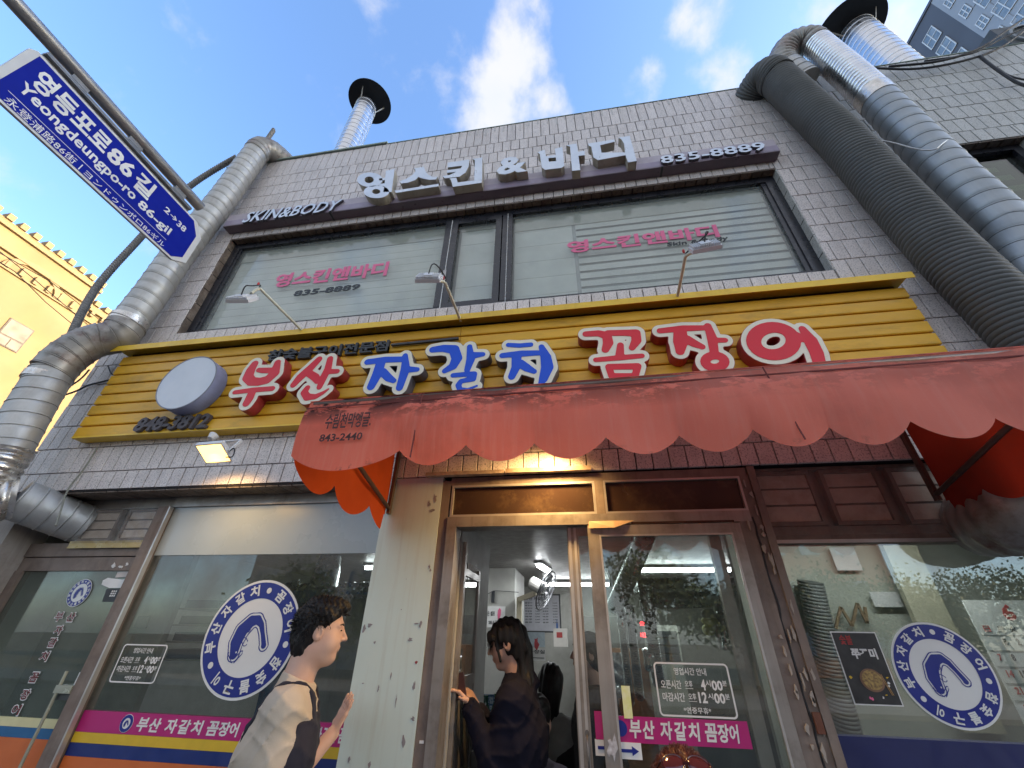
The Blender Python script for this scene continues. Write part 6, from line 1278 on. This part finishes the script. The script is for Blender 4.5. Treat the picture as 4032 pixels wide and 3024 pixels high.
def apron(X, Y, Z):
    P = (X, Y, Z); d = T1(P, .020)+folds(P, .003); rel = (X-nb_.x)*f_.x+(Y-nb_.y)*f_.y; lat = (X-nb_.x)*l_.x+(Y-nb_.y)*l_.y
    dz = nb_.z-.16-Z; arm = .125+np.clip(dz, 0, .25)*.35
    bib = np.maximum(np.abs(lat)-.30, .050-np.clip(dz, 0, .3)*.14-rel); bib = np.maximum(bib, Z-(nb_.z-.10))
    st = np.abs(np.abs(lat)-.115+np.clip(Z-nb_.z+.04, -.3, 0)*.0)-.017; st = np.where(rel > -.14, st, 9); st = np.where(Z > nb_.z-.40, st, 9)
    bk_ = np.abs(lat-rel*.0)-.0 ; side = np.where((np.abs(rel+.02) < .02) & (Z < nb_.z-.34), -.001, 9)
    wrap = np.maximum(Z-(nb_.z-.36), .0-rel-.03)
    m = np.minimum(np.minimum(bib, st), wrap); return np.maximum(np.maximum(d, m), -(T1(P, .006)))
m_tee = mat('beige_tee', (.50, .42, .33), .9, c2=(.45, .375, .29), vs=8, bump=.15, bs=300); m_aprn = mat('black_apron', (.012, .012, .024), .8, c2=(.016, .016, .03)); m_pant = mat('dark_trousers', (.03, .03, .035), .9); m_shoe = mat('shoe', (.05, .05, .05), .6)
def legs(hp, l_, f_, wdt=.09):
    return lambda X, Y, Z: np.minimum(smin(cap((X, Y, Z), tuple(hp-l_*wdt), tuple(hp-l_*wdt+Vector((0, 0, -.44))), .098, .070), cap((X, Y, Z), tuple(hp-l_*wdt+Vector((0, 0, -.44))), tuple(hp-l_*wdt-Vector((0, 0, hp.z-.10))), .070, .055), .02), smin(cap((X, Y, Z), tuple(hp+l_*wdt), tuple(hp+l_*wdt+Vector((0, 0, -.44))), .098, .070), cap((X, Y, Z), tuple(hp+l_*wdt+Vector((0, 0, -.44))), tuple(hp+l_*wdt-Vector((0, 0, hp.z-.10))), .070, .055), .02))
def shoes(hp, l_, f_, wdt=.09, z=.045):
    a = [Vector((hp.x, hp.y, z))+l_*s*wdt for s in (-1, 1)]; return lambda X, Y, Z: np.maximum(np.minimum(cap((X, Y, Z), tuple(a[0]-f_*.07), tuple(a[0]+f_*.14), .045, .038), cap((X, Y, Z), tuple(a[1]-f_*.07), tuple(a[1]+f_*.14), .045, .038)), z-.043-Z)
def bbs(c, r, z0, z1): return ((c.x-r, c.x+r), (c.y-r, c.y+r), (z0, z1))
def shorthair(c, yaw, pit, fl=0):
    def f(X, Y, Z):
        x, y, z = xf(X, Y, Z, c, yaw, pit); ya_ = np.abs(y); nz_ = .0022*np.sin(x*260+np.sin(z*160)*1.5)+.002*np.sin(y*240+z*90)+.0025*np.sin(z*60+x*45)
        d = elp((x, y, z), (-.020, 0, .036), (.113, .090, .108)); d = smin(d, elp((x, y, z), (-.052, 0, -.038), (.064, .076, .094)), .03); d = smin(d, elp((x, y, z), (.030, 0, .095), (.070, .070, .042)), .03)+nz_
        cut = np.minimum(.068-x-.0*z+np.clip(z-.070, 0, 1)*2.4, 9); cut2 = np.where(ya_ > .0, (z+.030+np.clip(x+.0, 0, 1)*1.9), 9)  # hairline in front, sideburn line
        m = np.minimum(cut, np.where(x > .018, z-.018-np.clip(x-.018, 0, 1)*.9, z+.098+np.clip(-x, 0, .1)*.55)); 
        ear = elp((x, ya_, z), (.002, .088, -.022), (.028, .030, .042)); return np.maximum(np.maximum(d, -m), -ear)
    return f
caps_m = [(tuple(shR.lerp(elR, .5)), tuple(elR), .048, .042), (tuple(elR), tuple(wrR), .042, .027), (tuple(shL.lerp(elL, .5)), tuple(elL), .048, .044), (tuple(elL), tuple(wrL), .044, .030)] + [(tuple(a), tuple(b), r1, r2) for a, b, r1, r2 in hc+hc2]
caps_m += [(tuple(nb_+Vector((0, 0, -.05))), tuple(ch), .06, .10), (tuple(ch), tuple(hp), .11, .11), (tuple(hp-l_*.08), tuple(hp-l_*.08+Vector((0, 0, -.75))), .08, .04), (tuple(hp+l_*.08), tuple(hp+l_*.08+Vector((0, 0, -.75))), .08, .04), (tuple(shR), tuple(shL), .05, .05), (tuple(shR), tuple(elR), .05, .042), (tuple(shL), tuple(elL), .05, .04)]
# the hand resting on the pillar needs a fine grid too
man = person('man in a beige T-shirt and black apron leaning a hand on the painted pillar', None, hd, ya, R(-4), caps_m, tuple(nb_), [
    ('shirt', m_tee, shirt, .0095, ((-1.58, -.95), (-.80, -.02), (hp.z-.14, 1.50))), ('apron', m_aprn, apron, .0085, ((-1.58, -.95), (-.80, -.02), (hp.z-.5, 1.44))),
    ('trousers', m_pant, legs(hp, l_, f_), .016, bbs(hp, .3, .05, hp.z+.1)), ('shoe', m_shoe, shoes(hp, l_, f_), .016, bbs(hp, .3, 0, .12)), ('hair', m_hairb, shorthair(hd, ya, R(-4)), .0055, ((-1.37, -1.06), (-.61, -.29), (1.47, 1.79)))],
    None, {'skin': m_skin}, (((-1.36, -1.08),), ((-.58, -.33), (-.16, -.04)), ((1.16, 1.75),)), ((-1.6, -.9), (-.78, -.02), (.08, 1.76)), .0052, .015, 1)
obj('hair_tufts', hair_tufts(hd, ya, R(-4), lambda rg: scalp(rg), 2200, .030, .0016, 5, None, .1), m_hairb, man)['kind'] = 'stuff'
for s in (-1, 1):
    e_ = unx((.084, .031*s, .009), hd, ya, R(-4)); obj('eye', MB().sphere(e_, .0055, 8, (1, 1.5, .6)), m_eye, man, True)
    obj('eyebrow', MB().sweep([unx(p, hd, ya, R(-4)) for p in ((.090, .016*s, .030), (.087, .034*s, .035), (.074, .052*s, .030))], [.0025, .0032, .0015], 6), m_hairb, man)
# ---------- the woman in the doorway looking at her phone
hd2 = (-.475, .34, 1.575); yb2 = R(180+4); f2 = Vector((math.cos(yb2), math.sin(yb2), 0)); l2 = Vector((-f2.y, f2.x, 0)); h2 = Vector(hd2); pt2 = R(-16)
nb2 = h2-f2*.065+Vector((0, 0, -.205)); ch2 = nb2+Vector((0, 0, -.20))-f2*.01; hp2 = nb2+Vector((0, 0, -.52)); sR2 = nb2-l2*.155+Vector((0, 0, -.06)); sL2 = nb2+l2*.155+Vector((0, 0, -.06))
eL2 = sL2+f2*.10+Vector((0, 0, -.26)); wL2 = Vector((-.645, .19, 1.30)); eR2 = sR2+f2*.08+Vector((0, 0, -.27)); wR2 = Vector((-.62, .30, 1.27))
T2 = mk_torso(nb2, ch2, hp2, sR2, sL2, l2, .88)
def hoodie(X, Y, Z):
    P = (X, Y, Z); d = T2(P, .030); 
    for s_, e_, w_ in ((sL2, eL2, wL2), (sR2, eR2, wR2)): d = smin(d, cap(P, tuple(s_), tuple(e_), .076, .072), .03); d = smin(d, cap(P, tuple(e_), tuple(Vector(e_).lerp(w_, .93)), .070, .046), .02)
    d = smin(d, cap(P, tuple(nb2-f2*.03+Vector((0, 0, -.02))), tuple(nb2-f2*.05+Vector((0, 0, .02))), .085, .075), .03); d = d+folds(P, .006); return np.maximum(np.maximum(d, -cap(P, tuple(nb2+Vector((0, 0, .03))), tuple(nb2+Vector((0, 0, .2))), .050, .052)), hp2.z-.20-Z)
hcA = hand_caps(wL2, (-.72, -.12, .62), (.5, .2, .7), .92, .9, .016); hcB = hand_caps(wR2, (-.6, -.15, .75), (.6, -.3, .6), .92, .8, .016)
capsw = [(tuple(eL2), tuple(wL2), .036, .024), (tuple(eR2), tuple(wR2), .036, .024), (tuple(nb2), tuple(ch2), .055, .09), (tuple(ch2), tuple(hp2), .10, .11), (tuple(hp2), tuple(hp2+Vector((0, 0, -.7))), .10, .05), (tuple(sR2), tuple(sL2), .045, .045), (tuple(sL2), tuple(eL2), .045, .038), (tuple(sR2), tuple(eR2), .045, .038)] + [(tuple(a), tuple(b), r1, r2) for a, b, r1, r2 in hcA+hcB]
def longhair(X, Y, Z):
    x, y, z = xf(X, Y, Z, hd2, yb2, pt2); nz_ = .004*np.sin(y*190+z*20)+.003*np.sin(x*160+z*25)
    d = elp((x, y, z), (-.018, 0, .030), (.112, .090, .104)); d = smin(d, elp((x, y, z), (-.060, 0, -.03), (.060, .072, .085)), .04); fr = elp((x, np.abs(y), z), (.075, .030, .045), (.022, .050, .040)); d = smin(d, fr, .012); d = smin(d, cap((x, np.abs(y), z), (.055, .068, .04), (.050, .074, -.075), .014, .006), .008)
    face = np.minimum(.062-x+np.clip(z-.03, 0, 1)*1.5, 9); m = np.minimum(face, z+.09+np.clip(-x, 0, .2)*1.0); d = np.maximum(d, -np.where((x > .062) & (z < .028), -1, np.where((x > .015) & (z < -.02) & (np.abs(y) < .065), -1, 1)))
    tail = cap((X, Y, Z), tuple(h2-f2*.10+Vector((0, 0, -.03))), tuple(h2-f2*.11+Vector((0, -.02, -.20))), .055, .062); tail = smin(tail, cap((X, Y, Z), tuple(h2-f2*.11+Vector((0, -.02, -.20))), tuple(h2-f2*.125+Vector((0, -.03, -.42))), .062, .022), .03)
    fr2 = cap((X, Y, Z), tuple(h2-f2*.03+Vector((0, -.085, -.12))), tuple(h2+f2*.03+Vector((0, -.13, -.33))), .020, .006)
    return smin(d, tail, .03)+nz_
m_hood = mat('navy_sweatshirt', (.010, .010, .020), 1.0, c2=(.013, .013, .024), spec=.15)
wmn = person('woman with a black ponytail in a dark sweatshirt holding a phone in the open doorway', None, hd2, yb2, pt2, capsw, tuple(nb2), [('sweatshirt', m_hood, hoodie, .011, ((-.80, -.12), (.02, .66), (hp2.z-.22, 1.46))), ('trousers', m_pant, legs(hp2, l2, f2, .08), .018, bbs(hp2, .3, .05, hp2.z)), ('shoe', m_shoe, shoes(hp2, l2, f2), .018, bbs(hp2, .3, 0, .12)), ('hair', m_hairb, longhair, .006, ((-.62, -.20), (.14, .50), (1.06, 1.73)))],
    None, {'skin': m_skin2}, (((-.78, -.36),), ((.14, .44),), ((1.24, 1.70),)), ((-.80, -.2), (.04, .62), (.08, 1.71)), .0055, .016)
obj('hair_tufts', hair_tufts(hd2, yb2, pt2, lambda rg: (lambda u: ((.068+rg.uniform(-.01, .01), u, .05), (.6, 0, -.9)))(rg.uniform(-.06, .06)), 220, .05, .0016, 8, None, .9), m_hairb, wmn)['kind'] = 'stuff'
obj('eye', MB().sphere(unx((.084, .031, .006), hd2, yb2, pt2), .005, 8), m_eye, wmn, True)
obj('back_print', txt('Busa', -.245, -.165, 1.17, 1.205, 0, d=.002, off=.02, mapf=lambda a, b, c: (a, .245+(a+.245)*.6+b, c)) if False else MB().prism([chip(-.215, 1.26, .022, .05, 0, 9)], .205, .212), mat('grey_print', (.35, .28, .30), .8), wmn) if False else None
ph = thing('mobile_phone', 'dark phone held by the woman in the doorway', 'phone', (-.70, .22, 1.35)); obj('casing', MB().bar((-.700, .20, 1.315), (-.727, .20, 1.43), .012, .075, up=(1, 0, 0)), mat('phone_case', (.05, .02, .02), .3), ph)
# ---------- diners and passers-by further inside
def simple_person(label, head, yaw, hairm, topm, hairlen, sleeves=True, sit=False, grp=None, wide=1.0, bb_=None):
    hv = Vector(head); f = Vector((math.cos(yaw), math.sin(yaw), 0)); l = Vector((-f.y, f.x, 0)); n_ = hv-f*.05+Vector((0, 0, -.21)); c_ = n_+Vector((0, 0, -.2)); p_ = n_+Vector((0, 0, -.52)); a_, b_ = n_-l*.17+Vector((0, 0, -.06)), n_+l*.17+Vector((0, 0, -.06)); Tn = mk_torso(n_, c_, p_, a_, b_, l, wide); ea, eb = a_+f*.04+Vector((0, 0, -.28)), b_+f*.04+Vector((0, 0, -.28)); wa, wb = ea+f*.2+Vector((0, 0, -.08)), eb+f*.2+Vector((0, 0, -.08))
    caps = [(tuple(ea), tuple(wa), .038, .026), (tuple(eb), tuple(wb), .038, .026), (tuple(n_), tuple(c_), .055, .09), (tuple(c_), tuple(p_), .10, .11), (tuple(a_), tuple(ea), .045, .04), (tuple(b_), tuple(eb), .045, .04), (tuple(a_), tuple(b_), .045, .045)] + [(tuple(p), tuple(q_), r1, r2) for p, q_, r1, r2 in hand_caps(wa, f, (0, 0, 1), .95, .5)+hand_caps(wb, f, (0, 0, 1), .95, .5)]
    if p_.z > .55: caps += [(tuple(p_-l*.08), tuple(p_-l*.08-Vector((0, 0, p_.z-.1))), .08, .04), (tuple(p_+l*.08), tuple(p_+l*.08-Vector((0, 0, p_.z-.1))), .08, .04)]
    def top(X, Y, Z):
        P = (X, Y, Z); d = Tn(P, .022)
        for s_, e_, w_ in ((a_, ea, wa), (b_, eb, wb)): d = smin(d, cap(P, tuple(s_), tuple(e_), .070, .064), .03); d = smin(d, cap(P, tuple(e_), tuple(Vector(e_).lerp(w_, .85)), .062, .045), .02)
        return np.maximum(np.maximum(d+folds(P, .005), p_.z-.12-Z), -cap(P, tuple(n_), tuple(n_+Vector((0, 0, .2))), .056, .07))
    def hr(X, Y, Z):
        x, y, z = xf(X, Y, Z, head, yaw, 0); d = elp((x, y, z), (-.020, 0, .032), (.112, .092, .105)); d = smin(d, elp((x, y, z), (-.055, 0, -.03), (.065, .085, .09)), .04); d = np.maximum(d, -np.where((x > .055) & (z < .045), -1, 1))
        if hairlen: d = smin(d, cap((x, y, z), (-.075, 0, -.05), (-.085, 0, -.05-hairlen), .075, .045), .04)
        return d+.004*np.sin(y*170+z*20)
    B = ((hv.x-.34, hv.x+.34), (hv.y-.34, hv.y+.34)); t = person(label, grp, head, yaw, 0, caps, tuple(n_), [('top', topm, top, .018, (*B, (p_.z-.14, n_.z+.06))), ('hair', hairm, hr, .010, ((hv.x-.2, hv.x+.2), (hv.y-.2, hv.y+.2), (hv.z-.2-hairlen, hv.z+.16))), ('trousers', m_pant, legs(p_, l, f), .022, bbs(p_, .3, .05, p_.z))], None, {'skin': m_skin2}, (((hv.x-.11, hv.x+.11),), ((hv.y-.1, hv.y+.1),), ((hv.z-.14, hv.z+.13),)), (*B, (.03, hv.z+.13)), .009, .022)
    return t
c = at(2172, 2690, 1.35); simple_person('woman with long black hair and pale grey top, seen from behind inside', (c.x, 1.35, c.z), R(80), m_hairb, mat('pale_grey_top', (.30, .31, .29), .9, c2=(.25, .26, .24), vs=20), .34)
c = at(2128, 2790, .85); simple_person('person in a mauve grey shirt behind the woman with the phone', (c.x-.02, .85, c.z-.05), R(60), m_hairb, mat('mauve_shirt', (.20, .18, .22), .9, c2=(.16, .14, .18), vs=12), .0)
c = at(2262, 2560, 1.0); simple_person('person in black standing half hidden behind the sliding door stile', (c.x+.08, 1.0, c.z-.02), R(200), m_hairb, mat('black_coat', (.012, .011, .012), .95), .0)
# ---------- passer-by with sunglasses on auburn hair, only the top of the head in view
c = at(2692, 3050, -.75); hd3 = (c.x, -.75, c.z-.075)
p3 = simple_person('person with wavy auburn hair and dark sunglasses pushed up, at the bottom edge', hd3, R(-92), m_hairr, mat('dark_jacket', (.04, .03, .03), .9), .12)
obj('hair_tufts', hair_tufts(hd3, R(-92), 0, lambda rg: scalp(rg), 3800, .026, .0011, 15, None, .5), m_hairr, p3)['kind'] = 'stuff'
sgl = thing('sunglasses', 'dark red sunglasses pushed up on the auburn hair', 'sunglasses', (hd3[0], hd3[1], hd3[2]+.1)); m_sgl = mat('sunglass_frame', (.05, .008, .008), .15, spec=.8); m_len = mat('sunglass_lens', (.10, .02, .02), .06, spec=1.0, c2=(.06, .015, .015))
for s in (-1, 1):
    c_ = Vector(hd3)+Vector((s*.036, -.072, .112)); M = Matrix.Translation(c_) @ Matrix.Rotation(R(-55), 4, 'X') @ Matrix.Rotation(R(s*8), 4, 'Z')
    q = MB().sphere((0, 0, 0), 1, 12, (.031, .006, .026)); q.v = [tuple(M @ Vector(p)) for p in q.v]; obj('lens', q, m_len, sgl, True)
    q = MB().sweep([(.033*math.cos(u), 0, .028*math.sin(u)) for u in np.linspace(0, 2*PI, 25)], .0035, 6, False); q.v = [tuple(M @ Vector(p)) for p in q.v]; obj('rim', q, m_sgl, sgl, True)
    obj('temple', MB().sweep([M @ Vector((s*.034, 0, .01)), Vector(hd3)+Vector((s*.082, -.03, .09)), Vector(hd3)+Vector((s*.088, .03, .04))], .003, 6), m_sgl, sgl)
obj('bridge', MB().sweep([Vector(hd3)+Vector((-.008, -.079, .117)), Vector(hd3)+Vector((.008, -.079, .117))], .0035, 6), m_sgl, sgl)
